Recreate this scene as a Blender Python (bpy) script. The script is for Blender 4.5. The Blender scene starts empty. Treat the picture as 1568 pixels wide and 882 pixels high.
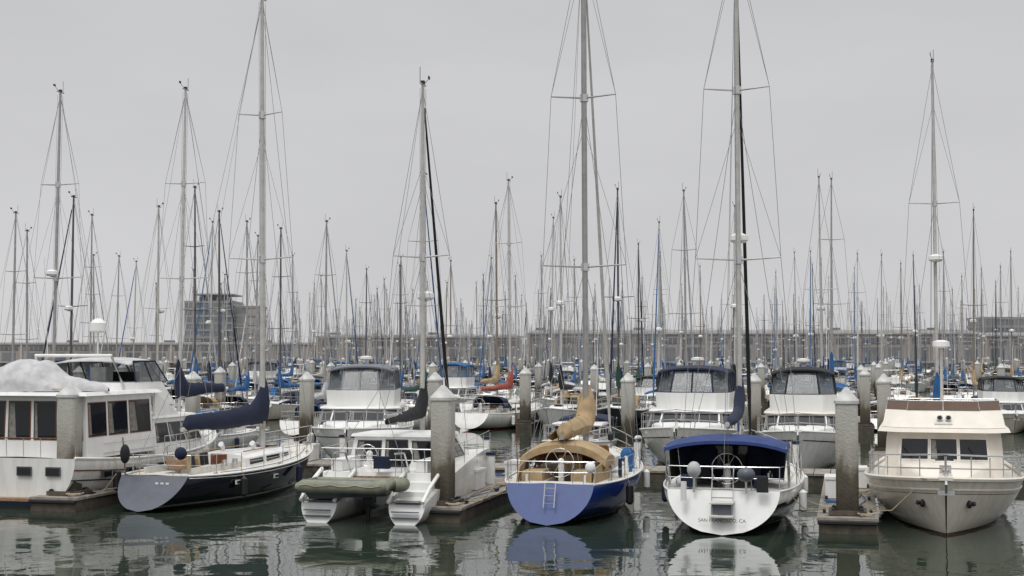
import bpy, math, random
from mathutils import Vector
random.seed(11)
R=math.radians
scene=bpy.context.scene

# ------------------------------------------------------------------ materials
def newmat(name):
    m=bpy.data.materials.new(name); m.use_nodes=True
    nt=m.node_tree; b=nt.nodes['Principled BSDF']
    return m,nt,b
def N(nt,t,**kw):
    n=nt.nodes.new(t)
    for k,v in kw.items(): setattr(n,k,v)
    return n
def paint(name,col,rough=.5,metal=0,var=.12,scale=3,streak=False,bump=0,bscale=40,dirt=None):
    m,nt,b=newmat(name)
    tc=N(nt,'ShaderNodeTexCoord'); mp=N(nt,'ShaderNodeMapping')
    nt.links.new(tc.outputs['Object'],mp.inputs['Vector'])
    mp.inputs['Scale'].default_value=(1,1,.18) if streak else (1,1,1)
    no=N(nt,'ShaderNodeTexNoise'); no.inputs['Scale'].default_value=scale; no.inputs['Detail'].default_value=6
    nt.links.new(mp.outputs[0],no.inputs['Vector'])
    cr=N(nt,'ShaderNodeValToRGB'); cr.color_ramp.elements[0].position=.3; cr.color_ramp.elements[1].position=.62
    d=dirt or [c*(1-var*2) for c in col]
    cr.color_ramp.elements[0].color=(*d,1); cr.color_ramp.elements[1].color=(*col,1)
    nt.links.new(no.outputs['Fac'],cr.inputs[0]); nt.links.new(cr.outputs[0],b.inputs['Base Color'])
    b.inputs['Roughness'].default_value=rough; b.inputs['Metallic'].default_value=metal
    if bump:
        n2=N(nt,'ShaderNodeTexNoise'); n2.inputs['Scale'].default_value=bscale; n2.inputs['Detail'].default_value=4
        nt.links.new(tc.outputs['Object'],n2.inputs['Vector'])
        bp=N(nt,'ShaderNodeBump'); bp.inputs['Strength'].default_value=bump; bp.inputs['Distance'].default_value=.03
        nt.links.new(n2.outputs['Fac'],bp.inputs['Height']); nt.links.new(bp.outputs[0],b.inputs['Normal'])
    return m
def hullmat(name,top,boot=(.03,.03,.04),bottom=(.02,.03,.05),z0=.03,z1=.12,rough=.18,sheer=None):
    m,nt,b=newmat(name)
    tc=N(nt,'ShaderNodeTexCoord'); sp=N(nt,'ShaderNodeSeparateXYZ'); nt.links.new(tc.outputs['Object'],sp.inputs[0])
    mr=N(nt,'ShaderNodeMapRange'); mr.inputs['From Min'].default_value=-1; mr.inputs['From Max'].default_value=3
    nt.links.new(sp.outputs['Z'],mr.inputs['Value'])
    cr=N(nt,'ShaderNodeValToRGB'); e=cr.color_ramp; e.interpolation='CONSTANT'
    e.elements[0].position=0; e.elements[0].color=(*bottom,1)
    e.elements[1].position=(z0+1)/4; e.elements[1].color=(*boot,1)
    x=e.elements.new((z1+1)/4); x.color=(*top,1)
    if sheer: x=e.elements.new((sheer[0]+1)/4); x.color=(*sheer[1],1)
    nt.links.new(mr.outputs[0],cr.inputs[0])
    mp=N(nt,'ShaderNodeMapping'); mp.inputs['Scale'].default_value=(1,1,.12); nt.links.new(tc.outputs['Object'],mp.inputs[0])
    no=N(nt,'ShaderNodeTexNoise'); no.inputs['Scale'].default_value=5; no.inputs['Detail'].default_value=7
    nt.links.new(mp.outputs[0],no.inputs['Vector'])
    c2=N(nt,'ShaderNodeValToRGB'); c2.color_ramp.elements[0].position=.3; c2.color_ramp.elements[1].position=.58
    c2.color_ramp.elements[0].color=(.84,.83,.79,1); c2.color_ramp.elements[1].color=(1,1,1,1)
    nt.links.new(no.outputs['Fac'],c2.inputs[0])
    mx=N(nt,'ShaderNodeMix',data_type='RGBA',blend_type='MULTIPLY'); mx.inputs[0].default_value=1
    nt.links.new(cr.outputs[0],mx.inputs[6]); nt.links.new(c2.outputs[0],mx.inputs[7])
    sc=N(nt,'ShaderNodeMapRange'); sc.inputs['From Min'].default_value=.03; sc.inputs['From Max'].default_value=.42
    sc.inputs['To Min'].default_value=.5; sc.inputs['To Max'].default_value=0
    nt.links.new(sp.outputs['Z'],sc.inputs['Value'])
    ml=N(nt,'ShaderNodeMath',operation='MULTIPLY'); nt.links.new(sc.outputs[0],ml.inputs[0]); nt.links.new(no.outputs['Fac'],ml.inputs[1])
    m2=N(nt,'ShaderNodeMix',data_type='RGBA'); nt.links.new(ml.outputs[0],m2.inputs[0])
    nt.links.new(mx.outputs[2],m2.inputs[6]); m2.inputs[7].default_value=(.14,.13,.08,1)
    nt.links.new(m2.outputs[2],b.inputs['Base Color']); b.inputs['Roughness'].default_value=rough
    return m
M={}
M['white']=paint('gelcoat_white',(.82,.82,.80),.3,var=.06,scale=2.5,streak=True)
M['cream']=paint('gelcoat_cream',(.76,.71,.63),.35,var=.05,scale=2.5,streak=True)
M['deck']=paint('deck_nonskid',(.66,.65,.61),.7,var=.1,scale=5,bump=.2)
M['teak']=paint('teak',(.34,.21,.12),.6,var=.2,scale=8)
M['varnish']=paint('varnished_wood',(.20,.075,.03),.3,var=.2,scale=8)
M['glass']=paint('tinted_glass',(.012,.014,.017),.05,var=.1)
M['curtain']=paint('cabin_curtain',(.24,.23,.21),.25,var=.25,scale=9)
M['frame']=paint('window_frame',(.07,.07,.07),.4)
M['alu']=paint('mast_aluminium',(.40,.39,.38),.4,metal=.3,var=.1)
M['mastwhite']=paint('mast_painted',(.54,.53,.50),.4,var=.1)
M['mastdark']=paint('mast_dark',(.09,.08,.08),.4,var=.1)
M['mastbrown']=paint('mast_wood',(.24,.19,.15),.4,var=.1)
M['steel']=paint('stainless',(.62,.62,.62),.25,metal=.85,var=.05)
M['wire']=paint('rigging_wire',(.24,.24,.25),.4,metal=.2,var=.05)
M['black']=paint('black_rubber',(.015,.015,.017),.55)
M['c_navy']=paint('canvas_navy',(.011,.018,.050),.85,var=.15,bump=.35,bscale=5)
M['c_blue']=paint('canvas_blue',(.02,.11,.30),.85,var=.15,bump=.5,bscale=6)
M['c_royal']=paint('canvas_royal',(.024,.050,.18),.85,var=.15,bump=.5,bscale=6)
M['c_tan']=paint('canvas_tan',(.42,.30,.165),.85,var=.16,bump=.5,bscale=6)
M['c_black']=paint('canvas_black',(.011,.013,.015),.85,var=.15,bump=.5,bscale=6)
M['c_green']=paint('canvas_green',(.015,.06,.045),.85,var=.15,bump=.5,bscale=6)
M['c_red']=paint('canvas_red',(.36,.09,.07),.85,var=.15,bump=.5,bscale=6)
M['c_white']=paint('canvas_white',(.52,.52,.53),.85,var=.14,bump=.8,bscale=4)
M['c_maroon']=paint('canvas_maroon',(.12,.015,.02),.85,var=.15,bump=.5,bscale=6)
M['dinghy']=paint('hypalon_grey_green',(.23,.24,.18),.6,var=.15)
M['rope']=paint('rope',(.45,.38,.26),.9)
M['ropeb']=paint('rope_blue',(.05,.12,.3),.9)
M['orange']=paint('orange_plastic',(.7,.16,.03),.5)
M['brownplexi']=paint('brown_plexiglass',(.11,.06,.035),.15)
M['pilecap']=paint('pile_cap',(.58,.58,.56),.7,var=.16)
M['concrete_dock']=paint('dock_planks',(.32,.29,.25),.85,var=.24,scale=4,bump=.5,bscale=20)
M['dockside']=paint('dock_fascia',(.11,.09,.07),.9,var=.25,scale=3,bump=.5,bscale=12)
M['h_white']=hullmat('hull_white',(.82,.82,.80),(.04,.05,.09),(.02,.03,.06))
M['h_plain']=hullmat('hull_plain_white',(.80,.80,.78),(.45,.45,.40),(.05,.06,.06),z0=.0,z1=.06)
M['h_white2']=hullmat('hull_white_red',(.82,.81,.78),(.30,.03,.03),(.10,.02,.02))
M['h_white3']=hullmat('hull_white_blue',(.81,.81,.79),(.02,.06,.2),(.02,.05,.06),z0=.1,z1=.2)
M['h_cream']=hullmat('hull_cream',(.73,.68,.60),(.73,.68,.60),(.12,.03,.02),z0=.05,z1=.14)
M['h_navy']=hullmat('hull_navy',(.007,.009,.018),(.45,.45,.45),(.015,.02,.03),z0=.14,z1=.19,rough=.12)
M['h_sf']=hullmat('hull_navy_white_band',(.010,.012,.022),(.45,.45,.45),(.015,.02,.03),z0=.10,z1=.16,rough=.12,sheer=(.80,(.82,.82,.80)))
M['h_blue']=hullmat('hull_blue',(.014,.042,.24),(.5,.5,.5),(.01,.02,.06),z0=.06,z1=.10,rough=.15,sheer=(1.07,(.8,.8,.8)))
M['t_blue']=paint('transom_blue',(.034,.070,.235),.4,var=.08)
M['t_grey']=paint('transom_grey',(.10,.11,.135),.4,var=.08)
m,nt,b=newmat('clear_vinyl'); out=nt.nodes['Material Output']
tr=N(nt,'ShaderNodeBsdfTransparent'); tr.inputs[0].default_value=(.72,.74,.75,1)
b.inputs['Base Color'].default_value=(.2,.22,.23,1); b.inputs['Roughness'].default_value=.12
ms=N(nt,'ShaderNodeMixShader'); ms.inputs[0].default_value=.42
nt.links.new(tr.outputs[0],ms.inputs[1]); nt.links.new(b.outputs[0],ms.inputs[2]); nt.links.new(ms.outputs[0],out.inputs[0])
M['vinyl']=m
m,nt,b=newmat('pile_concrete')
geo=N(nt,'ShaderNodeNewGeometry'); sp=N(nt,'ShaderNodeSeparateXYZ'); nt.links.new(geo.outputs['Position'],sp.inputs[0])
no=N(nt,'ShaderNodeTexNoise'); no.inputs['Scale'].default_value=4; no.inputs['Detail'].default_value=8
mp=N(nt,'ShaderNodeMapping'); mp.inputs['Scale'].default_value=(1,1,.35)
nt.links.new(geo.outputs['Position'],mp.inputs[0]); nt.links.new(mp.outputs[0],no.inputs['Vector'])
ma=N(nt,'ShaderNodeMath',operation='MULTIPLY_ADD'); ma.inputs[1].default_value=1.3; nt.links.new(no.outputs['Fac'],ma.inputs[0]); nt.links.new(sp.outputs['Z'],ma.inputs[2])
mr=N(nt,'ShaderNodeMapRange'); mr.inputs['From Min'].default_value=.5; mr.inputs['From Max'].default_value=5.0; nt.links.new(ma.outputs[0],mr.inputs['Value'])
cr=N(nt,'ShaderNodeValToRGB'); e=cr.color_ramp
e.elements[0].position=.0; e.elements[0].color=(.022,.018,.013,1); e.elements[1].position=1; e.elements[1].color=(.54,.53,.49,1)
for p,c in ((.2,(.05,.04,.028)),(.37,(.10,.085,.06)),(.45,(.30,.28,.24)),(.6,(.41,.40,.36))):
    x=e.elements.new(p); x.color=(*c,1)
nt.links.new(mr.outputs[0],cr.inputs[0]); nt.links.new(cr.outputs[0],b.inputs['Base Color']); b.inputs['Roughness'].default_value=.85
bp=N(nt,'ShaderNodeBump'); bp.inputs['Strength'].default_value=.5; bp.inputs['Distance'].default_value=.04; n2=N(nt,'ShaderNodeTexNoise'); n2.inputs['Scale'].default_value=14
nt.links.new(geo.outputs['Position'],n2.inputs['Vector']); nt.links.new(n2.outputs['Fac'],bp.inputs['Height']); nt.links.new(bp.outputs[0],b.inputs['Normal'])
M['pile']=m
# water
m,nt,b=newmat('harbour_water')
b.inputs['Base Color'].default_value=(.026,.038,.027,1); b.inputs['Roughness'].default_value=.015; b.inputs['IOR'].default_value=1.33
geo=N(nt,'ShaderNodeNewGeometry')
n1=N(nt,'ShaderNodeTexNoise'); n1.inputs['Scale'].default_value=.75; n1.inputs['Detail'].default_value=1.5; n1.inputs['Distortion'].default_value=.5
n2=N(nt,'ShaderNodeTexNoise'); n2.inputs['Scale'].default_value=3.0; n2.inputs['Detail'].default_value=2
n3=N(nt,'ShaderNodeTexNoise'); n3.inputs['Scale'].default_value=.10; n3.inputs['Detail'].default_value=2
for n in (n1,n2,n3): nt.links.new(geo.outputs['Position'],n.inputs['Vector'])
ad=N(nt,'ShaderNodeMath',operation='MULTIPLY_ADD'); ad.inputs[1].default_value=.12
nt.links.new(n2.outputs['Fac'],ad.inputs[0]); nt.links.new(n1.outputs['Fac'],ad.inputs[2])
bp=N(nt,'ShaderNodeBump'); bp.inputs['Distance'].default_value=.034
mr=N(nt,'ShaderNodeMapRange'); mr.inputs['From Min'].default_value=.35; mr.inputs['From Max'].default_value=.65; mr.inputs['To Min'].default_value=.3; mr.inputs['To Max'].default_value=1.0
nt.links.new(n3.outputs['Fac'],mr.inputs['Value']); nt.links.new(mr.outputs[0],bp.inputs['Strength'])
nt.links.new(ad.outputs[0],bp.inputs['Height']); nt.links.new(bp.outputs[0],b.inputs['Normal'])
M['water']=m
M['shed']=paint('shed_wall',(.36,.33,.31),.9,var=.08,scale=.15)  # far building colours are kept lighter, with distance haze mixed into the paint
M['shed2']=paint('shed_trim',(.44,.41,.385),.9,var=.08,scale=.3)
M['shedroof']=paint('shed_roof',(.27,.265,.265),.9,var=.1,scale=.1)
M['sheddoor']=paint('shed_door',(.20,.21,.22),.8,var=.15,scale=.3)
M['shedwin']=paint('shed_window',(.15,.165,.18),.3,var=.2,scale=.5)
M['offglass']=paint('office_glass',(.16,.195,.22),.25,var=.25,scale=.15)
M['offslab']=paint('office_slab',(.30,.30,.30),.8,var=.1,scale=.1)
M['hill']=paint('hill_ground',(.30,.32,.32),.95,var=.15,scale=.02)
M['quay']=paint('quay_concrete',(.25,.23,.21),.9,var=.15,scale=.2)

# ------------------------------------------------------------------ mesh builder
class MB:
    def __init__(s): s.v=[];s.f=[];s.m=[];s.mats=[]
    def mi(s,k):
        if k not in s.mats: s.mats.append(k)
        return s.mats.index(k)
    def add(s,vs,fs,mat,smooth=True):
        o=len(s.v); s.v+= [tuple(p) for p in vs]; i=s.mi(mat)
        for f in fs: s.f.append([a+o for a in f]); s.m.append(i)
    def box(s,c,d,mat,rz=0,ry=0):
        ca,sa=math.cos(rz),math.sin(rz); cb,sb=math.cos(ry),math.sin(ry); vs=[]
        for sx in(-.5,.5):
            for sy in(-.5,.5):
                for sz in(-.5,.5):
                    x,y,z=sx*d[0],sy*d[1],sz*d[2]
                    x,z=x*cb+z*sb,-x*sb+z*cb
                    vs.append((c[0]+x*ca-y*sa,c[1]+x*sa+y*ca,c[2]+z))
        s.add(vs,[(0,1,3,2),(4,6,7,5),(0,4,5,1),(2,3,7,6),(0,2,6,4),(1,5,7,3)],mat)
    def tube(s,pts,r,mat,n=6,sy=1):
        pts=[Vector(p) for p in pts]; k=len(pts)
        rs=r if isinstance(r,(list,tuple)) else [r]*k
        vs=[];fs=[]
        for i,p in enumerate(pts):
            d=(pts[min(i+1,k-1)]-pts[max(i-1,0)])
            if d.length<1e-6: d=Vector((0,0,1))
            d.normalize()
            up=Vector((0,1,0)) if abs(d.y)<.9 else Vector((0,0,1))
            a=d.cross(up).normalized(); b=d.cross(a).normalized()
            for j in range(n):
                t=2*math.pi*j/n
                vs.append(p+a*math.cos(t)*rs[i]+b*math.sin(t)*rs[i]*sy)
        for i in range(k-1):
            for j in range(n):
                a=i*n+j; b=i*n+(j+1)%n
                fs.append((a,b,b+n,a+n))
        fs.append(tuple(range(n))[::-1]); fs.append(tuple(range((k-1)*n,k*n)))
        s.add(vs,fs,mat)
    def grid(s,rows,mat,skip=None):
        k=len(rows[0]); vs=[p for r in rows for p in r]; fs=[]
        for i in range(len(rows)-1):
            for j in range(k-1):
                if skip and skip(i,j): continue
                fs.append((i*k+j,i*k+j+1,(i+1)*k+j+1,(i+1)*k+j))
        s.add(vs,fs,mat)
    def prism(s,base,top,mat,topmat=None):
        n=len(base); 
        s.add(list(base)+list(top),[(i,(i+1)%n,(i+1)%n+n,i+n) for i in range(n)],mat)
        s.add(list(top),[tuple(range(n))],topmat or mat)
        s.add(list(base),[tuple(range(n))[::-1]],mat)
    def ball(s,c,r,mat,n=10,m=7):
        if not isinstance(r,(list,tuple)): r=(r,r,r)
        rows=[]
        for i in range(m+1):
            a=math.pi*i/m
            rows.append([(c[0]+r[0]*math.sin(a)*math.cos(2*math.pi*j/n),c[1]+r[1]*math.sin(a)*math.sin(2*math.pi*j/n),c[2]+r[2]*math.cos(a)) for j in range(n+1)])
        s.grid(rows,mat)
    def mesh(s,name):
        me=bpy.data.meshes.new(name); me.from_pydata(s.v,[],s.f)
        for k in s.mats: me.materials.append(M[k])
        me.polygons.foreach_set('material_index',s.m)
        me.polygons.foreach_set('use_smooth',[True]*len(s.f))
        me.update()
        try: me.set_sharp_from_angle(angle=R(38))
        except Exception: pass
        return me
def obj(name,me,parent=None,loc=(0,0,0),rz=0,bevel=0):
    o=bpy.data.objects.new(name,me); scene.collection.objects.link(o)
    o.location=loc; o.rotation_euler=(0,0,rz)
    if parent: o.parent=parent
    if bevel and me:
        bm=o.modifiers.new('bevel','BEVEL'); bm.width=bevel; bm.segments=2; bm.limit_method='ANGLE'; bm.angle_limit=R(42)
    return o
class Parts:
    def __init__(s,joined): s.j=joined; s.d={}
    def __call__(s,n):
        if s.j: n='all'
        if n not in s.d: s.d[n]=MB()
        return s.d[n]
    def finish(s,name,loc,rz,bev={}):
        if s.j: return s.d['all'].mesh(name)
        e=obj(name,None,None,loc,rz); e.empty_display_size=.5
        for k,mb in s.d.items():
            obj(k,mb.mesh(name+'_'+k),e,bevel=bev.get(k,0))
        return e

def sm(x): x=max(0,min(1,x)); return x*x*(3-2*x)
class Hull:
    def __init__(s,L,B,fs,fm,fb,ws=.7,tm=.42,pw=2.2,draft=.45,over=1.2,tr=.4,lift=.1,flare=.3):
        s.L,s.B,s.fs,s.fm,s.fb,s.ws,s.tm,s.pw,s.draft,s.over,s.tr,s.lift,s.flare=L,B,fs,fm,fb,ws,tm,pw,draft,over,tr,lift,flare
    def hb(s,t):
        if t<s.tm: k=(s.tm-t)/s.tm; return s.B/2*(1-(1-s.ws)*k**2)
        k=(t-s.tm)/(1-s.tm); return s.B/2*max(.012,1-k**s.pw)
    def sh(s,t):
        a=.4
        return s.fs*(t-a)*(t-1)/(a)+s.fm*t*(t-1)/(a*(a-1))+s.fb*t*(t-a)/(1-a)
    def zk(s,t):
        if t<.4: return s.lift+(-s.draft-s.lift)*sm(t/.4)
        if t>.65: return -s.draft+(s.draft-.3)*sm((t-.65)/.35)
        return -s.draft
    def pt(s,t,u,side):
        z0=s.zk(t); z=z0+(s.sh(t)-z0)*u
        e=(1-(1-u)**2)**.5; f=s.flare*sm((t-.3)/.6)
        y=s.hb(t)*((1-f)*e+f*u**1.2)
        return (t*s.L-(1-u)*s.over*t**6+s.tr*u*(1-t)**6, side*y, z)
    def edge(s,t,side,ins=0,dz=0):
        p=s.pt(t,1,1); return (p[0],side*max(0,p[1]-ins),p[2]+dz)
    def skin(s,mb,mat,tmat=None,n=26,m=12):
        ts=[1-(1-i/n)**1.25 for i in range(n+1)]
        us=[i/m for i in range(m+1)]
        rows=[[s.pt(t,u,1) for u in us[::-1]]+[s.pt(t,u,-1) for u in us[1:]] for t in ts]
        mb.grid(rows,mat)
        r=rows[0]; k=len(r); h=[]
        for i in range(m+1): h.append((r[i],r[k-1-i]))
        vs=[p for ab in h for p in ab]
        mb.add(vs,[(2*i,2*i+1,2*i+3,2*i+2) for i in range(m)],tmat or mat)
    def deck(s,mb,mat,ck=None,camber=.06,n=24,cmat='deck',drop=.04):
        ts=sorted(set([i/n for i in range(n+1)]+([ck[0],ck[1]] if ck else [])))
        rows=[]
        for t in ts:
            b=s.hb(t)-.01; c=min(ck[2],b*.7) if ck else b*.5
            x,_,z=s.pt(t,1,1); z-=drop
            rows.append([(x,y,z+camber*(1-(y/max(b,.01))**2)) for y in (-b,-c,0,c,b)])
        sk=None
        if ck: sk=lambda i,j: j in(1,2) and ts[i]>=ck[0]-1e-6 and ts[i+1]<=ck[1]+1e-6
        mb.grid(rows,mat,sk)
        if ck:
            xs=[s.pt(t,1,1)[0] for t in ck[:2]]; w=ck[2]; zt=s.sh(ck[0])+.02; zb=zt-ck[3]
            mb.box(((xs[0]+xs[1])/2,0,zb),(xs[1]-xs[0]+.04,2*w+.04,.04),'teak')
            for yy in(-w,w): mb.box(((xs[0]+xs[1])/2,yy,(zb+zt)/2+.06),(xs[1]-xs[0]+.1,.06,ck[3]+.24),cmat)
            mb.box((xs[0],0,(zb+zt)/2),(.06,2*w,ck[3]),cmat); mb.box((xs[1],0,(zb+zt)/2),(.06,2*w,ck[3]),cmat)
            for yy in(-w+.25,w-.25): mb.box(((xs[0]+xs[1])/2,yy,zb+.2),(xs[1]-xs[0],.45,.36),'deck')
    def toerail(s,mb,mat,r=.035,n=20,dz=0,t0=0,t1=1):
        for sd in(-1,1): mb.tube([s.edge(t0+(t1-t0)*i/n,sd,.0,dz) for i in range(n+1)],r,mat,5)
    def rails(s,mb,h=.62,t0=0,t1=.99,k=8,mat='steel',wires=2,r=.014,rw=.007,tn=None,bowtube=.82,ins=.06):
        for sd in(-1,1):
            for i in range(k+1):
                t=t0+(t1-t0)*i/k
                a=s.edge(t,sd,ins); mb.tube([a,(a[0],a[1],a[2]+h)],r,mat,5)
            for w in range(wires):
                hh=h*(w+1)/wires
                mb.tube([s.edge(t0+(bowtube-t0)*i/10,sd,ins,hh) for i in range(11)],rw,mat,4)
                mb.tube([s.edge(bowtube+(t1-bowtube)*i/6,sd,ins*(1-.5*i/6),hh+.05*i/6*(w==wires-1)) for i in range(7)],r*1.2,mat,6)
        a=s.edge(t1,1,ins*.5,h+.05); b=s.edge(t1,-1,ins*.5,h+.05); mb.tube([a,(a[0]+.18,0,a[2]+.02),b],r*1.2,mat,6)

def outline(x0,x1,w,c,z,wf=None):
    wf=w if wf is None else wf
    return [(x0,-w,z),(x1-c,-w,z),(x1,-wf+c*1.1,z),(x1,wf-c*1.1,z),(x1-c,w,z),(x0,w,z)]
def house(mb,x0,x1,w,z0,z1,mat='white',rf=.5,ra=0,tin=.1,c=.45,wins=(),roof=None,glass='glass',frame='frame',gb=None):
    base=outline(x0,x1,w,c,z0); top=outline(x0+ra,x1-rf,w-tin,c,z1)
    mb.prism(base,top,mat)
    g=gb or mb
    for wi,(f,u0,u1,v0,v1) in enumerate(wins):
        A,B=Vector(base[f]),Vector(base[(f+1)%6]); D,C=Vector(top[f]),Vector(top[(f+1)%6])
        nrm=(B-A).cross(D-A).normalized(); ctr=Vector(((x0+x1)/2,0,(z0+z1)/2))
        if nrm.dot((A+B+C+D)/4-ctr)<0: nrm=-nrm
        def P(u,v,o): return (A*(1-u)+B*u)*(1-v)+(D*(1-u)+C*u)*v+nrm*o
        wl=max((B-A).length,.1); hl=(D-A).length; du=.03/wl; dv=.03/hl
        fr=[P(u0-du,v0-dv,0.001),P(u1+du,v0-dv,0.001),P(u1+du,v1+dv,0.001),P(u0-du,v1+dv,0.001)]
        fo=[P(u0-du,v0-dv,.018),P(u1+du,v0-dv,.018),P(u1+du,v1+dv,.018),P(u0-du,v1+dv,.018)]
        fi=[P(u0,v0,.018),P(u1,v0,.018),P(u1,v1,.018),P(u0,v1,.018)]
        fg=[P(u0,v0,.006),P(u1,v0,.006),P(u1,v1,.006),P(u0,v1,.006)]
        vs=fr+fo+fi
        fs=[(i,(i+1)%4,(i+1)%4+4,i+4) for i in range(4)]+[(i+4,(i+1)%4+4,(i+1)%4+8,i+8) for i in range(4)]
        g.add(vs,fs,frame); g.add(fg,[(0,1,2,3)],glass)
        if f!=2 or wi%2:
            q=.16+.1*((wi*7)%3)
            uc=u0+(u1-u0)*q
            g.add([P(u0+.004,v0+.02,.009),P(uc,v0+.02,.009),P(uc-(uc-u0)*.3,v1-.02,.009),P(u0+.004,v1-.02,.009)],[(0,1,2,3)],'curtain')
    if roof:
        ov,th=roof[0],roof[1]; rm=roof[2] if len(roof)>2 else mat
        b=outline(x0+ra-ov*roof[3] if len(roof)>3 else x0+ra-ov,x1-rf+ov,w-tin+ov*.7,c,z1+.004); t=outline(x0+ra-ov*.8 if len(roof)<=3 else x0+ra-ov*roof[3]+.05,x1-rf+ov*.7,w-tin+ov*.5,c,z1+th)
        mb.prism(b,t,rm)
def canopy(mb,x0,x1,w,z,arc,mat,fd=.1,val=.12,legs=None,lw=None,nx=9,ny=12):
    rows=[]
    for i in range(nx+1):
        u=i/nx; row=[]
        x=x0+(x1-x0)*u; d=fd*abs(2*u-1)**3
        sag=.025*math.sin(u*math.pi*3)**2
        for j in range(ny+1):
            v=-1+2*j/ny
            row.append((x,w*v,z+arc*(1-abs(v)**2.6)-d-sag))
        row=[(x,-w-.01,row[0][2]-val)]+row+[(x,w+.01,row[-1][2]-val)]
        rows.append(row)
    a=[(p[0]-.01,p[1],p[2]-val*.7) for p in rows[0]]; b=[(p[0]+.01,p[1],p[2]-val*.7) for p in rows[-1]]
    mb.grid([a]+rows+[b],mat)
    if legs is not None:
        lw=lw or w
        for xx in(x0+.05,(x0+x1)/2,x1-.05):
            for sd in(-1,1): mb.tube([((x0+x1)/2+ (xx-(x0+x1)/2)*.15,sd*lw,legs),(xx,sd*w,z-.05)],.014,'steel',5)
def dodger(mb,xb,xf,w,zb,zt,mat,win=True,aft=0):
    prof=[(xf+.75,zb),(xf+.45,zb+(zt-zb)*.45),(xf+.12,zb+(zt-zb)*.88),(xf-.25,zt),(xb,zt+.03)]
    rows=[]
    for (x,z) in prof:
        rows.append([(x-(abs(v)**3)*.35*(z<zt),w*v,zb+(z-zb)*(1-.35*abs(v)**4)) for v in [-1+i/5 for i in range(11)]])
    mb.grid(rows,mat)
    for sd in(-1,1):
        pts=[(r[0] if sd<0 else r[-1]) for r in rows]
        low=[(p[0],sd*w*1.01,zb) for p in pts]
        mb.grid([pts,low],mat)
        if win:
            a,b=pts[2],pts[4]
            mb.add([(a[0]-.1,sd*(w+.02),zb+.15),(b[0]+.15,sd*(w+.02),zb+.15),(b[0]+.15,sd*(w+.02),b[2]-.12),(a[0]-.1,sd*(w+.02),a[2]-.12)],[(0,1,2,3)],'vinyl')
    if win:
        for k in(-1,0,1):
            y0=k*w*.5-w*.2; y1=k*w*.5+w*.2
            A=Vector((prof[0][0]+.0,0,prof[0][1])); D=Vector((prof[2][0]+.03,0,prof[2][1]))
            p=A.lerp(D,.2); q=A.lerp(D,.92)
            mb.add([(p.x+.03,y0,p.z),(p.x+.03,y1,p.z),(q.x+.05,y1,q.z),(q.x+.05,y0,q.z)],[(0,1,2,3)],'glass')
def sailcover(mb,xm,xe,zb,mat,h0=.55,h1=.25,w=.17,collar=1.3,zrise=0,n=26,seed=1,y=0,lump=.5):
    rnd=random.Random(seed); rows=[]
    for i in range(n+1):
        u=i/n; x=xm+.12+(xe-xm-.12)*u
        h=h1+(h0-h1)*(1-u)**1.3+collar*max(0,1-u*5)**1.5+.035*lump*rnd.uniform(-1,1)
        ww=w*(1-.35*u)*(1+.12*lump*rnd.uniform(-1,1))
        z0=zb+zrise*u-.08-.04*math.sin(u*9+seed)*lump-.03*lump*(i%4==1)
        if i==n: h*=.5; ww*=.5
        row=[]
        for j in range(13):
            a=2*math.pi*j/12
            cz=math.cos(a); sy=math.sin(a)
            row.append((x,y+ww*sy*(1-.35*max(0,cz)),z0+h*.5+h*.5*cz))
        rows.append(row)
    mb.grid(rows,mat); mb.add(rows[0],[tuple(range(12))],mat); mb.add(rows[-1],[tuple(range(12))],mat)
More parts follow.
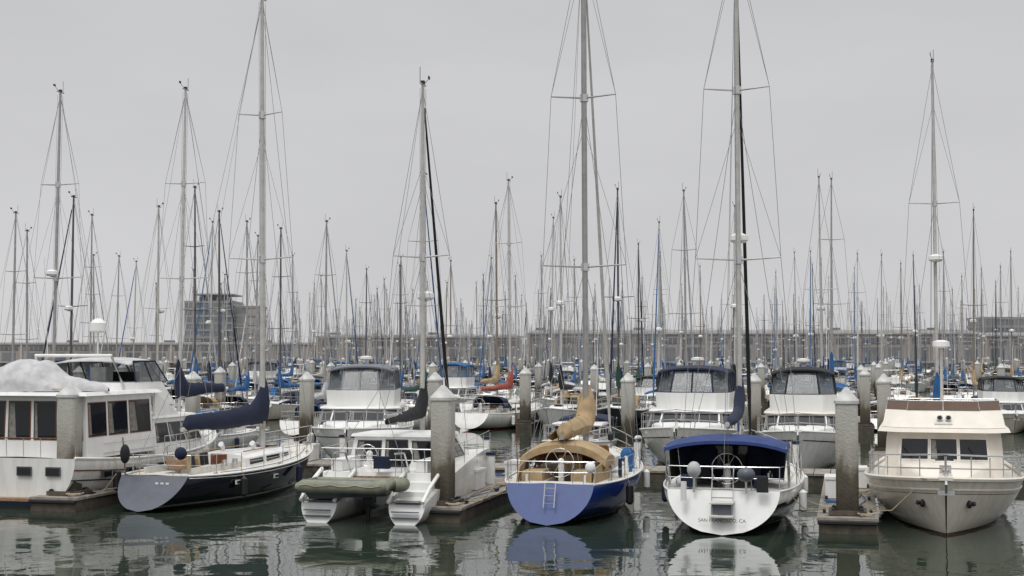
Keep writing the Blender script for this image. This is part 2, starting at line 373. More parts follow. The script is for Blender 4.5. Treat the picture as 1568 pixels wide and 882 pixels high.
def rig(P,H,mh,mx,zdeck,mat='alu',rake=.015,r=.085,spread=((.44,1.3),(.72,1.0)),furl=None,backstay=True,top=True,radar=None,hero=True,split=False,lean=0):
    m=P('mast'); w=P('rigging'); L=H.L
    X=mx*L
    def at(z): return (X-rake*(z-zdeck),lean*(z-zdeck),z)
    m.tube([at(zdeck-.1),at(zdeck+(mh-zdeck)*.7),at(mh)],[r*1.15,r*1.1,r*.75],mat,10 if hero else 6,sy=.75)
    rw=.008 if hero else .010
    tips=[]
    for k,(f,hw) in enumerate(spread):
        z=zdeck+(mh-zdeck)*f; c=at(z)
        for sd in(-1,1): m.tube([c,(c[0]-.15,sd*hw+c[1],z+.06)],[.035,.022],mat,5)
        if hero: m.tube([(c[0],c[1],z-.12),(c[0],c[1],z+.12)],r*1.35,'steel',8)
        tips.append((c[0]-.15,hw,z+.06,c[1]))
    ch=H.edge(mx-.01,1,.08)
    t=at(mh-.15)
    for sd in(-1,1):
        pts=[(ch[0],sd*ch[1],ch[2])]+[(a,sd*b+d,c) for a,b,c,d in tips]+[t]
        for a,b in zip(pts,pts[1:]): w.tube([a,b],rw,'wire',4)
        for (a,b,c,d),dx in zip(tips,(-.5,.0)):
            w.tube([(ch[0]+dx,sd*(ch[1]-.1),ch[2]),at(c-.1)],rw,'wire',4)
            if hero: w.tube([(a,sd*b+d,c),at(min(mh,c+(mh-zdeck)*.26))],rw*.8,'wire',4)
    bow=H.edge(.985,1); bw=(bow[0],0,bow[2]+.05)
    w.tube([bw,t],rw,'wire',4)
    if furl:
        a=Vector(bw); b=Vector(t); n=10
        w.tube([a.lerp(b,.03+.92*i/n) for i in range(n+1)],[.03]+[.075-.045*(i/n) for i in range(1,n+1)],furl,7)
        w.tube([a.lerp(b,.012),a.lerp(b,.025)],.1,'black',8)
    if backstay:
        st=H.edge(.01,1,.1)
        if split:
            j=Vector((st[0],0,st[2])).lerp(Vector(t),.2)
            for sd in(-1,1): w.tube([(st[0],sd*st[1]*.8,st[2]),j],rw,'wire',4)
            w.tube([j,t],rw,'wire',4)
        else: w.tube([(st[0],0,st[2]),t],rw,'wire',4)
    if hero:
        for dx,dy in((-.14,.05),(.13,-.06)): w.tube([(X+dx,dy,zdeck),(t[0]+dx,t[1]+dy,t[2])],.007,'wire',4)
        for k in range(4): m.box((X-.1,-.09+.06*k,zdeck+.9+.1*k),(.16,.05,.28),('rope','white','ropeb','white')[k])
        for sd in(-1,1): m.tube([(X,sd*.1,zdeck+.75),(X,sd*.24,zdeck+.75)],.07,'steel',8)
    T=at(mh)
    m.tube([(T[0]-.3,T[1],mh),(T[0]+.3,T[1],mh)],.03,mat,5)
    m.tube([(T[0]-.15,T[1]+.05,mh),(T[0]-.15,T[1]+.05,mh+.55)],.01,'black',4)
    m.tube([(T[0]+.1,T[1],mh),(T[0]+.35,T[1]-.1,mh+.25)],.012,'black',4); m.box((T[0]+.36,T[1]-.1,mh+.28),(.18,.02,.1),'black')
    m.box((T[0],T[1],mh+.06),(.12,.12,.12),'black')
    if radar:
        c=at(radar); m.tube([(c[0]+.35,c[1],radar-.1),(c[0]+.35,c[1],radar-.02),(c[0]+.35,c[1],radar+.12),(c[0]+.35,c[1],radar+.2)],[.2,.29,.28,.12],'white',12); m.box((c[0]+.2,c[1],radar-.12),(.4,.1,.05),mat)
    return at
def wheel(mb,x,z,r=.45,y=0):
    pts=[(x,y+r*math.cos(a),z+r*math.sin(a)) for a in [2*math.pi*i/20 for i in range(21)]]
    mb.tube(pts,.016,'steel',6)
    for i in range(6):
        a=math.pi*i/3; mb.tube([(x,y,z),(x,y+r*math.cos(a),z+r*math.sin(a))],.009,'steel',4)
    mb.tube([(x+.2,y,z-.75),(x+.2,y,z-.05)],.09,'white',8); mb.ball((x+.2,y,z+.03),.1,'white')
def roofstations(mb,st,zf,mat,wins=None):
    rows=[]
    for (x,w,h) in st:
        z=zf(x)
        half=[(w,0),(w*.96,h*.72),(w*.86,h*.95),(w*.5,h*1.05),(0,h*1.1)]
        rows.append([(x,y,z+zz) for y,zz in half]+[(x,-y,z+zz) for y,zz in half[-2::-1]])
    mb.grid(rows,mat); k=len(rows[0])
    mb.add(rows[0],[tuple(range(k))],mat); mb.add(rows[-1],[tuple(range(k))],mat)
    if wins:
        for (xa,xb) in wins:
            for sd in(-1,1):
                def I(x,v,o):
                    for p,q in zip(st,st[1:]):
                        if p[0]<=x<=q[0]:
                            f=(x-p[0])/(q[0]-p[0]); w=p[1]+(q[1]-p[1])*f; h=p[2]+(q[2]-p[2])*f
                            return (x,sd*(w*(1-.04*v)+o),zf(x)+h*.72*v)
                mb.add([I(xa,.3,.012),I(xb,.34,.012),I(xb,.85,.012),I(xa,.85,.012)],[(0,1,2,3)],'glass')

BEV={'cabin':.03,'deck':.012,'flybridge':.03}
def sailboat(name,loc,rot,L=11,B=3.5,fs=1.05,fm=1.0,fb=1.4,ws=.68,tr=.5,over=1.2,lift=.08,hm='h_white',tm=None,dm='deck',mh=15,mx=.57,mast='alu',rake=.02,
             cover='c_blue',h0=.5,h1=.25,collar=1.2,furl=None,dodg=None,bim=None,joined=False,boomz=1.15,split=False,radar=None,toe='white',ck=(.07,.34,.75,.4),mod=None,spread=((.44,1.25),(.72,1.0)),seed=1,boomrise=0,bimz=2.3,wins=True,r=.085,lean=0,xend=None,cw=.17):
    P=Parts(joined); hero=not joined
    H=Hull(L,B,fs,fm,fb,ws=ws,tr=tr,over=over,lift=lift,flare=.25)
    H.skin(P('hull'),hm,tm,n=30 if hero else 12,m=14 if hero else 6)
    H.deck(P('deck'),dm,ck)
    H.toerail(P('deck'),toe,.03 if hero else .045,n=24 if hero else 8)
    x0=ck[1]*L+.1
    zf=lambda x:H.sh(x/L)-.03
    st=[(x0,B*.27,.42),(x0+.12*L,B*.28,.44),(x0+.25*L,B*.24,.36),(x0+.36*L,B*.16,.22),(x0+.4*L,B*.1,.03)]
    roofstations(P('cabin'),st,zf,'white',[(x0+.3,x0+.1*L),(x0+.12*L,x0+.22*L),(x0+.24*L,x0+.31*L)] if wins else None)
    P('cabin').box((x0+.25*L+.5,0,zf(x0+.25*L)+.42),(.55,.55,.07),'glass')
    P('cabin').box((x0-.01,0,zf(x0)+.2),(.04,.6,.5),'varnish')
    if hero:
        for sd in(-1,1): P('fittings').tube([(x0+.3,sd*B*.2,zf(x0)+.52),(x0+.24*L,sd*B*.18,zf(x0+.24*L)+.46)],.022,'teak',5)
        for dx,dy in((.9,.35),(1.7,-.4)): P('fittings').tube([(x0+dx,dy,zf(x0)+.4),(x0+dx,dy,zf(x0)+.62),(x0+dx-.14,dy,zf(x0)+.72)],[.07,.07,.1],'white',8)
    zd=H.sh(mx)+.25
    rig(P,H,mh,mx,zd,mast,rake,r if hero else .085,furl=furl,split=split,radar=radar,hero=hero,spread=spread,lean=lean)
    zb=zd+boomz; xe=xend or ck[0]*L+.9
    bm=P('boom'); bm.tube([(mx*L,0,zb),(xe,0,zb+boomrise)],.075,mast,8)
    if cover: sailcover(P('sail_cover'),mx*L,xe+.1,zb,cover,h0=h0,h1=h1,collar=collar,seed=seed,zrise=boomrise,w=cw)
    P('rigging').tube([(xe+.4,0,zb+boomrise),(xe+.6,0,H.sh(.1)+.2)],.015,'rope',4)
    P('rigging').tube([(xe,0,zb+boomrise),(mx*L-rake*(mh-zd)-.1,0,mh-.1)],.006 if hero else .009,'wire',4)
    rl=P('railings')
    H.rails(rl,t0=0.02,k=8 if hero else 4,r=.014 if hero else .02,rw=.006 if hero else .012)
    a=H.edge(.02,1,.06,.62); c=H.edge(.02,-1,.06,.62)
    rl.tube([a,(a[0]-.1,a[1]*.6,a[2]),(a[0]-.1,c[1]*.6,c[2]),c],.016,'steel',6)
    rl.tube([(a[0],a[1],a[2]-.3),(a[0]-.1,a[1]*.6,a[2]-.3),(a[0]-.1,c[1]*.6,c[2]-.3),(c[0],c[1],c[2]-.3)],.010,'steel',5)
    for k in(-.5,.5): rl.tube([(a[0]-.1,a[1]*k,a[2]),(a[0]-.05,a[1]*k,a[2]-.62)],.014,'steel',5)
    if dodg: dodger(P('dodger'),x0-.9,x0+.1,B*.29,zf(x0)+.3,zf(x0)+1.05,dodg)
    if bim: canopy(P('bimini'),ck[0]*L+.2,ck[1]*L-.5,B*.42,bimz,.22,bim,legs=H.sh(.2))
    if hero: wheel(P('deck'),ck[0]*L+.9,H.sh(.1)+.5,.42)
    if hero:
        rg=P('fittings')
        for t in(.15,.5,.8):
            for sd in(-1,1):
                e=H.edge(t,sd,.15); rg.box((e[0],e[1],e[2]+.04),(.22,.05,.05),'steel')
        for xx in(x0-.6,x0-1.3):
            for sd in(-1,1): rg.tube([(xx,sd*(ck[2]+.12),H.sh(.2)+.15),(xx,sd*(ck[2]+.12),H.sh(.2)+.34)],[.1,.08],'steel',10)
        for t,sd in((.25,-1),(.6,-1),(.4,1)):
            e=H.edge(t,sd,-.12); rg.tube([(e[0],e[1],e[2]-.75),(e[0],e[1],e[2]-.68),(e[0],e[1],e[2]-.2),(e[0],e[1],e[2]-.13)],[.05,.11,.11,.04],random.choice(['white','black','c_navy']),10)
            rg.tube([(e[0],e[1],e[2]-.15),(e[0],e[1]-sd*.15,e[2]+.3)],.008,'rope',4)
        rg.box((L*.97,0,H.sh(.98)+.08),(.6,.1,.08),'steel')
        for sd in(-1,1):
            rg.tube([(H.edge(.9-.1*i,sd,.3)[0],H.edge(.9-.1*i,sd,.3+.05*(i%2))[1],H.sh(.9-.1*i)+.03) for i in range(8)],.012,random.choice(['rope','ropeb']),4)
    if mod: mod(P,H)
    return P.finish(name,loc,rot,BEV)

def motoryacht(name,loc,rot,L=12,B=4.4,fs=1.1,fm=1.25,fb=1.7,hm='h_white',fly=True,encl=True,joined=False,top='c_navy',mod=None,hx=(.18,.66),zh=.95,ct='white',arch=False,lowtop=None):
    P=Parts(joined); hero=not joined
    H=Hull(L,B,fs,fm,fb,ws=.88,tm=.4,pw=2.4,draft=.5,over=1.3,tr=-.1,lift=-.2,flare=.55)
    H.skin(P('hull'),hm,None,n=28 if hero else 12,m=12 if hero else 6)
    H.deck(P('deck'),'deck',(.02,hx[0]-.01,B*.38,.5) if hero else None,camber=.1)
    H.toerail(P('deck'),'white',.04,n=20 if hero else 8)
    for sd in(-1,1): P('hull').tube([H.pt(i/14*.98,.82,sd) for i in range(15)],.03,'black' if hero else 'steel',4)
    c=P('cabin'); z0=H.sh(.4)-.05; z1=z0+zh; w=B*.41; x0,x1=hx[0]*L,hx[1]*L
    sw=[(f,a,b,.38,.86) for f in(0,4) for a,b in((.08,.3),(.34,.58),(.62,.93))]
    if joined: sw=[(f,.1,.9,.35,.85) for f in(0,4)]
    fw=[(2,.03,.33,.3,.9),(2,.36,.64,.3,.9),(2,.67,.97,.3,.9),(1,.08,.92,.3,.9),(3,.08,.92,.3,.9)]
    aw=[(5,.1,.45,.1,.9),(5,.5,.9,.35,.9)]
    house(c,x0,x1,w,z0,z1,'white',rf=1.3,tin=.12,c=.5,wins=sw+fw+aw,roof=(.16,.09,ct,6.5 if fly else 1))
    st=[(x1-.3,w*.85,.32),(x1+.12*L,w*.62,.26),(x1+.2*L,w*.3,.04)]
    roofstations(c,st,lambda x:H.sh(x/L)-.02,'white')
    c.box((x1+.08*L,0,H.sh(.75)+.3),(.5,.5,.06),'glass')
    if hero:
        for y in(-.6,.5): P('fittings').tube([(x1-.05,y,z0+.3),(x1-.75,y+.35,z0+.3+zh*.42)],.012,'black',4)
    zf=z1+.09
    if fly:
        fb_=P('flybridge'); fx0=x0-.3; fx1=x1-1.5; fw_=w*.84
        house(fb_,fx0+.6,fx1,fw_,zf,zf+.72,'white',rf=-.05,tin=-.04,c=.5)
        fb_.box(((fx0+fx1)/2+.4,.1,zf+.8),(.5,.6,.35),'white'); 
        if encl:
            e=P('enclosure'); zt=zf+.72
            base=outline(fx0+.6,fx1-.05,fw_,.6,zt); tp=outline(fx0+.6,fx1-.65,fw_-.12,.6,zt+.95)
            nb=len(base)
            for i in range(nb):
                a,b=Vector(base[i]),Vector(base[(i+1)%nb]); d,cc=Vector(tp[i]),Vector(tp[(i+1)%nb])
                k=max(1,int((b-a).length/1.0+.3))
                for q in range(k):
                    u0,u1=q/k,(q+1)/k
                    p=[a.lerp(b,u0),a.lerp(b,u1),d.lerp(cc,u1),d.lerp(cc,u0)]
                    e.add(p,[(0,1,2,3)],'vinyl')
                    e.tube([p[0],p[3]],.045,top,5)
                e.tube([a,b],.04,top,5); e.tube([d,cc],.05,top,5)
            canopy(e,fx0+.4,fx1-.5,fw_-.05,zt+.97,.2,top,val=.1)
            if hero:
                fb_.box(((fx0+fx1)/2,.0,zf+.95),(.5,.55,.6),'c_white'); fb_.box((fx1-1.1,.3,zf+.8),(.4,.9,.35),'c_black')
                e.tube([(fx0+2,0,zt+1.15),(fx0+2,0,zt+1.35)],.04,'white',6); e.tube([(fx0+2,0,zt+1.33),(fx0+2,0,zt+1.4),(fx0+2,0,zt+1.5),(fx0+2,0,zt+1.54)],[.25,.3,.29,.1],'white',14)
        elif not joined or arch:
            fb_.tube([(fx0+.8,-fw_,zf+.7),(fx0+.3,-fw_*.9,zf+1.6),(fx0+.3,fw_*.9,zf+1.6),(fx0+.8,fw_,zf+.7)],.06,'white',8)
    if lowtop: canopy(P('canopy'),x0-2.0,x0+.3,w,z1+.25 ,.15,lowtop,legs=fs)
    H.rails(P('railings'),h=.65,t0=.32,k=9 if hero else 4,wires=1 if joined else 2,r=.016 if hero else .022,rw=.012,bowtube=.4)
    b=H.edge(.99,1); P('fittings').box((b[0]+.15,0,b[2]+.03),(.9,.28,.07),'white')
    P('fittings').tube([(b[0]+.5,0,b[2]+.08),(b[0]+.72,0,b[2]-.12),(b[0]+.45,0,b[2]-.4)],.035,'steel',6); P('fittings').box((b[0]+.42,0,b[2]-.38),(.1,.4,.14),'steel')
    P('fittings').tube([(x0+1,w*.6,zf+.3),(x0+.4,w*.6,zf+4.2)],.012,'white',4)
    if hero:
        for t in(.25,.45,.65):
            e=H.edge(t,-1,-.14); P('fittings').tube([(e[0],e[1],e[2]-.9),(e[0],e[1],e[2]-.82),(e[0],e[1],e[2]-.35),(e[0],e[1],e[2]-.27)],[.05,.13,.13,.04],'white',10)
    if mod: mod(P,H)
    return P.finish(name,loc,rot,BEV)

# ------------------------------------------------------------------ marina grid (metres)
AX=Vector((.2300,.9732)); LT=Vector((.9732,-.2300)); O=Vector((-2.0,41.4))
def G(s,t): p=O+LT*s+AX*t; return (p.x,p.y)
AWAY=math.atan2(AX.y,AX.x); TOW=AWAY+math.pi
def rel(x,y): d=Vector((x,y))-O; return d.dot(LT),d.dot(AX)
def bowat(x,y,L,rot): return (x-L*math.cos(rot),y-L*math.sin(rot),0)

# --- hero: dark sailboat
def mod_dark(P,H):
    f=P('fittings')
    f.tube([H.pt(i/20*.97+.01,.93,-1) for i in range(21)],.02,'steel',4)
    for x in(3.0,5.4): f.box((x,-H.hb(x/H.L)-.0,.72),(.28,.05,.13),'white'); f.box((x,-H.hb(x/H.L)-.025,.72),(.2,.05,.07),'glass')
    f.ball((.75,-1.0,1.75),(.16,.2,.2),'c_navy'); f.ball((.7,.9,1.7),(.14,.16,.3),'c_black')
    for i in range(5): f.tube([(1.6+i*.45,-.8+.1*i,1.2),(1.6+i*.45,-.75+.1*i,1.6)],.07,random.choice(['c_black','c_tan','steel','black']),8)
    f.box((3.2,.5,1.35),(.7,.5,.3),'teak'); f.box((2.3,-.2,1.3),(.5,.8,.3),'teak')
    f.tube([(.9,1.0,1.05),(.8,1.05,2.2)],.02,'varnish',5); f.ball((.9,1.1,1.7),(.08,.08,.2),'orange')
    for k in range(3): f.box((.75,-.2-.18*k,.82),(.06,.1,.07),'white')
sailboat('navy_sailboat',(-11.2,42.8,0),AWAY-R(4),L=12.0,B=3.7,fs=1.05,fm=1.02,fb=1.35,ws=.62,tr=.95,over=1.5,lift=.04,hm='h_navy',tm='t_grey',dm='cream',mh=17.4,mx=.67,mast='mastwhite',
    cover='c_navy',h0=.82,h1=.50,collar=.9,furl=None,toe='white',ck=(.1,.40,.8,.4),mod=mod_dark,seed=3,boomz=.95,boomrise=.05,split=True,spread=((.42,1.25),(.74,.85)),r=.1,xend=2.5,cw=.2)
# --- hero: blue sailboat
def mod_blue(P,H):
    d=P('dodger'); f=P('fittings')
    for sd in(-1,1):
        d.prism([(1.2,sd*1.1,1.08),(3.3,sd*1.2,1.08),(3.3,sd*1.25,1.08),(1.2,sd*1.15,1.08)],[(1.5,sd*1.1,1.5),(3.3,sd*1.2,1.7),(3.3,sd*1.23,1.7),(1.5,sd*1.13,1.5)],'c_tan')
        d.box((2.2,sd*.72,1.24),(1.6,.6,.3),'c_tan')
    d.prism([(3.0,-.5,1.15),(3.1,-.5,1.15),(3.1,.35,1.15),(3.0,.35,1.15)],[(3.0,-.45,1.75),(3.1,-.45,1.75),(3.1,.25,1.75),(3.0,.25,1.75)],'c_tan')
    canopy(d,2.3,3.9,1.28,1.78,.42,'c_tan',val=.3)
    d.prism([(3.92,-1.2,1.3),(3.97,-1.2,1.3),(3.97,1.2,1.3),(3.92,1.2,1.3)],[(3.85,-1.1,2.0),(3.88,-1.1,2.0),(3.88,1.1,2.0),(3.85,1.1,2.0)],'varnish')
    f.tube([(.05,-.2,.5),(.30,-.2,1.15)],.014,'steel',6); f.tube([(.05,.1,.5),(.30,.1,1.15)],.014,'steel',6)
    for i in range(3): f.tube([(.10+i*.08,-.2,.62+i*.2),(.10+i*.08,.1,.62+i*.2)],.012,'steel',5)
    f.ball((.5,-1.15,1.6),(.1,.15,.17),'white'); f.tube([(.4,.9,1.2),(.3,.95,3.4)],.012,'varnish',5)
    for i in range(6): f.tube([(3.4+i*.9,-H.hb((3.4+i*.9)/H.L)+.3,1.1),(3.5+i*.9,-H.hb((3.5+i*.9)/H.L)+.32,1.65)],.06,random.choice(['c_blue','white','c_tan','c_navy']),7)
    f.box((4.8,-1.1,1.45),(.9,.25,.3),'c_white'); f.ball((6.8,-1.2,1.5),(.3,.2,.25),'c_blue')
    # loose skirt of the tan cover hanging below the boom to port
    c=P('sail_cover'); rows=[]
    for i in range(13):
        u=i/12; x=2.6+3.3*u
        top=2.62+.25*u; drop=(.35+.25*math.sin(u*math.pi))*(1+.2*math.sin(i*2.1))
        rows.append([(x,.12+.35*v*(.6+.4*math.sin(i*1.3+v*2))+.1*v,top-drop*v+.03*math.sin(i*1.7)) for v in [j/5 for j in range(6)]])
    c.grid(rows,'c_tan')
sailboat('blue_sailboat',(.95,39.6,0),AWAY,L=11.2,B=3.75,fs=1.12,fm=1.12,fb=1.5,ws=.66,tr=.55,over=1.4,lift=.02,hm='h_blue',tm='t_blue',dm='deck',mh=18.4,mx=.55,mast='alu',
    cover='c_tan',h0=.62,h1=.5,collar=1.0,furl='mastwhite',dodg=None,toe='white',ck=(.09,.33,.85,.4),mod=mod_blue,seed=7,boomz=.9,split=True,spread=((.36,1.35),(.68,1.05)),r=.105,xend=2.2,cw=.33)
# --- hero: navy/white sailboat with blue bimini
def mod_sf(P,H):
    f=P('fittings')
    f.ball((.25,.75,1.70),(.2,.19,.22),'c_white'); f.ball((.2,-.62,1.6),(.2,.25,.2),'t_grey')
    f.tube([(.25,.75,1.1),(.25,.75,1.55)],.03,'steel',6); f.tube([(.2,-.62,1.1),(.2,-.62,1.5)],.03,'steel',6)
    st=P('deck')
    st.box((.10,0,.86),(.5,.62,.05),'deck'); st.box((.02,0,.52),(.5,.62,.05),'deck')
    st.box((-.02,0,.7),(.05,.5,.26),'t_grey')
    for sd in(-1,1): f.tube([(.0,sd*.28,.5),(.25,sd*.28,1.25),(.45,sd*.28,1.8)],.016,'steel',6)
    for z in(.98,1.2,1.45): f.tube([(.14+.25*(z-.98),-.28,z),(.14+.25*(z-.98),.28,z)],.014,'steel',5)
    for y in(-.95,1.0): f.box((.9,y,1.35),(.5,.3,.3),'c_navy')
    f.box((.1,-1.05,1.35),(.1,.3,.4),'black'); f.tube([(.0,1.0,.9),(.0,1.0,1.4)],.08,'white',8)
    d=P('bimini')
    for sd in(-1,1): d.prism([(1.7,sd*1.52,1.3),(3.3,sd*1.45,1.3),(3.3,sd*1.47,1.3),(1.7,sd*1.54,1.3)],[(1.7,sd*1.58,2.3),(3.3,sd*1.58,2.3),(3.3,sd*1.6,2.3),(1.7,sd*1.6,2.3)],'c_black')
    d.prism([(3.4,-1.45,1.2),(3.45,-1.45,1.2),(3.45,1.45,1.2),(3.4,1.45,1.2)],[(3.3,-1.55,2.3),(3.35,-1.55,2.3),(3.35,1.55,2.3),(3.3,1.55,2.3)],'c_navy')
    d.add([(3.36,-.45,1.55),(3.36,.45,1.55),(3.28,.45,2.15),(3.28,-.45,2.15)],[(0,1,2,3)],'glass')
    f.box((2.4,.7,1.5),(.6,.4,.3),'c_black'); f.box((2.6,-.6,1.5),(.5,.5,.3),'c_navy')
e=sailboat('navy_white_sailboat',(5.5,37.5,0),AWAY,L=11.6,B=3.9,fs=1.15,fm=1.12,fb=1.5,ws=.76,tr=.45,over=1.2,lift=.02,hm='h_sf',tm='white',dm='deck',mh=17.8,mx=.56,mast='mastwhite',
    cover='c_navy',h0=.5,collar=1.0,furl='c_black',dodg='c_navy',bim='c_royal',toe='white',ck=(.07,.34,.95,.45),mod=mod_sf,seed=9,boomz=1.4,spread=((.38,1.3),(.7,1.0)),radar=8.3,bimz=2.30,r=.1)
tx=bpy.data.curves.new('boat_name','FONT'); tx.body='SAN FRANCISCO, CA'; tx.size=.13; tx.align_x='CENTER'; tx.extrude=.002
to=bpy.data.objects.new('name_lettering',tx); scene.collection.objects.link(to); to.parent=e; to.location=(-.012,0,.36); to.rotation_euler=(R(90),0,R(-90)); tx.materials.append(M['black'])
# --- hero: catamaran with dinghy
def catamaran():
    P=Parts(False)
    L=9.6
    for k,yc in enumerate((1.3,-1.3)):
        H=Hull(L,1.25,.55,1.35,1.5,ws=.85,tm=.35,pw=2.0,draft=.4,over=.6,tr=.2,lift=-.1,flare=.2)
        mb=MB(); H.skin(mb,'h_plain','white',n=26,m=12); H.deck(mb,'deck',None,camber=.05)
        mb.v=[(x,y+yc,z) for x,y,z in mb.v]
        P.d['port_hull' if k==0 else 'starboard_hull']=mb
        d=P('deck')
        for i in range(4): d.box((.55+i*.42,yc,.45+i*.2),(.46,.86,.36+i*.06),'white')
        d.box((.3,yc,.62),(.5,.8,.03),'t_grey')
        for z in(.2,.36): d.box((.02,yc,z),(.1,.8,.03),'t_grey')
        for sd in(-1,1): d.tube([(.05,yc+sd*.5,.62),(.6,yc+sd*.52,.95),(1.8,yc+sd*.53,1.38)],.06,'white',8)
    d=P('deck')
    d.prism([(1.5,-1.3,.65),(6.8,-1.3,.65),(6.8,1.3,.65),(1.5,1.3,.65)],[(1.7,-1.4,1.3),(6.9,-1.4,1.4),(6.9,1.4,1.4),(1.7,1.4,1.3)],'white')
    c=P('cabin')
    house(c,3.3,6.9,1.55,1.3,2.25,'white',rf=1.3,tin=.2,c=.5,wins=[(0,.08,.4,.3,.85),(0,.46,.85,.3,.85),(4,.1,.8,.3,.85),(2,.05,.47,.2,.85),(2,.53,.95,.2,.85),(5,.06,.32,.25,.85),(5,.38,.62,-.1,.88),(5,.68,.94,.25,.85)],roof=(.12,.08))
    for y in(-1.3,1.3): c.box((2.4,y,1.5),(1.6,.35,.35),'white')
    c.box((2.4,0,1.15),(1.6,1.6,.1),'teak')
    f=P('fittings')
    for y in(-1.4,-.7,0,.7,1.4): f.tube([(1.6,y,1.3),(1.55,y,2.0)],.016,'steel',5)
    f.tube([(1.55,-1.75,2.0),(1.55,1.75,2.0)],.02,'steel',6); f.tube([(1.57,-1.75,1.68),(1.57,1.75,1.68)],.012,'steel',6)
    for sd in(-1,1):
        f.tube([(1.55,sd*1.75,1.35),(1.55,sd*1.75,2.0),(5,sd*1.8,2.05),(9,sd*1.45,2.15)],.01,'steel',5)
        for x in(3,4.5,6,7.5,9): f.tube([(x,sd*1.8 if x<6 else sd*(1.8-.11*(x-6)),1.3),(x,sd*1.8 if x<6 else sd*(1.8-.11*(x-6)),2.08)],.012,'steel',5)
        f.tube([(1.7,sd*.9,1.3),(1.2,sd*.9,1.9),(.35,sd*.9,1.95)],.03,'steel',6); f.tube([(.4,sd*.9,1.95),(.4,sd*.9,1.2)],.008,'rope',4)
    f.box((1.2,.15,.75),(.35,.3,.6),'black'); f.tube([(1.1,.15,-.2),(1.1,.15,.5)],.07,'black',8)
    f.ball((1.8,-.7,1.75),(.22,.25,.3),'c_black'); f.box((1.6,-.1,1.6),(.25,.45,.35),'c_navy')
    wheel(f,2.3,1.75,.32,.6)
    g=P('dinghy'); z=1.02; x=.25; yl=1.85; n=8; st=.32
    pts=[(x-.45,yl-.2-i*st,z+.02) for i in range(n)]; ye=yl-.2-(n-1)*st
    arc=[(x-.45+.45*(1-math.cos(a)),ye-.45*math.sin(a)*1.3,z+.08) for a in [math.pi*k/8 for k in range(1,8)]]
    pts2=[(x+.45,ye+i*st,z+.02) for i in range(n)]
    g.tube([(x-.45,yl,z)]+pts+arc+pts2+[(x+.45,yl,z)],[.08]+[.19]*(len(pts)+len(arc)+len(pts2))+[.08],'dinghy',12)
    g.box((x,.45,z-.12),(.7,2.5,.08),'dinghy'); g.box((x,1.55,z+.02),(.7,.06,.38),'dinghy'); g.box((x,.5,z+.12),(.9,.25,.04),'teak')
    g.prism([(x-.3,1.5,z-.35),(x+.3,1.5,z-.35),(x+.1,-.7,z-.25),(x-.1,-.7,z-.25)],[(x-.5,1.6,z-.1),(x+.5,1.6,z-.1),(x+.4,-.8,z-.05),(x-.4,-.8,z-.05)],'t_grey')
    g.tube([(x-.65,1.7-i*.24,z+.06+.03*math.sin(i*2)) for i in range(11)],.012,'rope',4)
    g.tube([(x-.45,yl-.2-i*.3,z+.20) for i in range(8)],.03,'t_grey',5)
    Hm=Hull(L,3.6,1.3,1.4,1.5,ws=.9,over=.5)
    rig(P,Hm,13.5,.62,2.25,'mastwhite',.005,.085,furl='c_black',spread=((.5,.95),),hero=True,split=True,radar=6.6)
    P('boom').tube([(.62*L,0,2.9),(2.2,0,2.9)],.07,'alu',8)
    sailcover(P('sail_cover'),.62*L,2.3,2.75,'c_black',h0=.55,h1=.2,collar=.8,seed=4)
    P.finish('catamaran',(-4.25,40.1,0),AWAY,BEV)
catamaran()
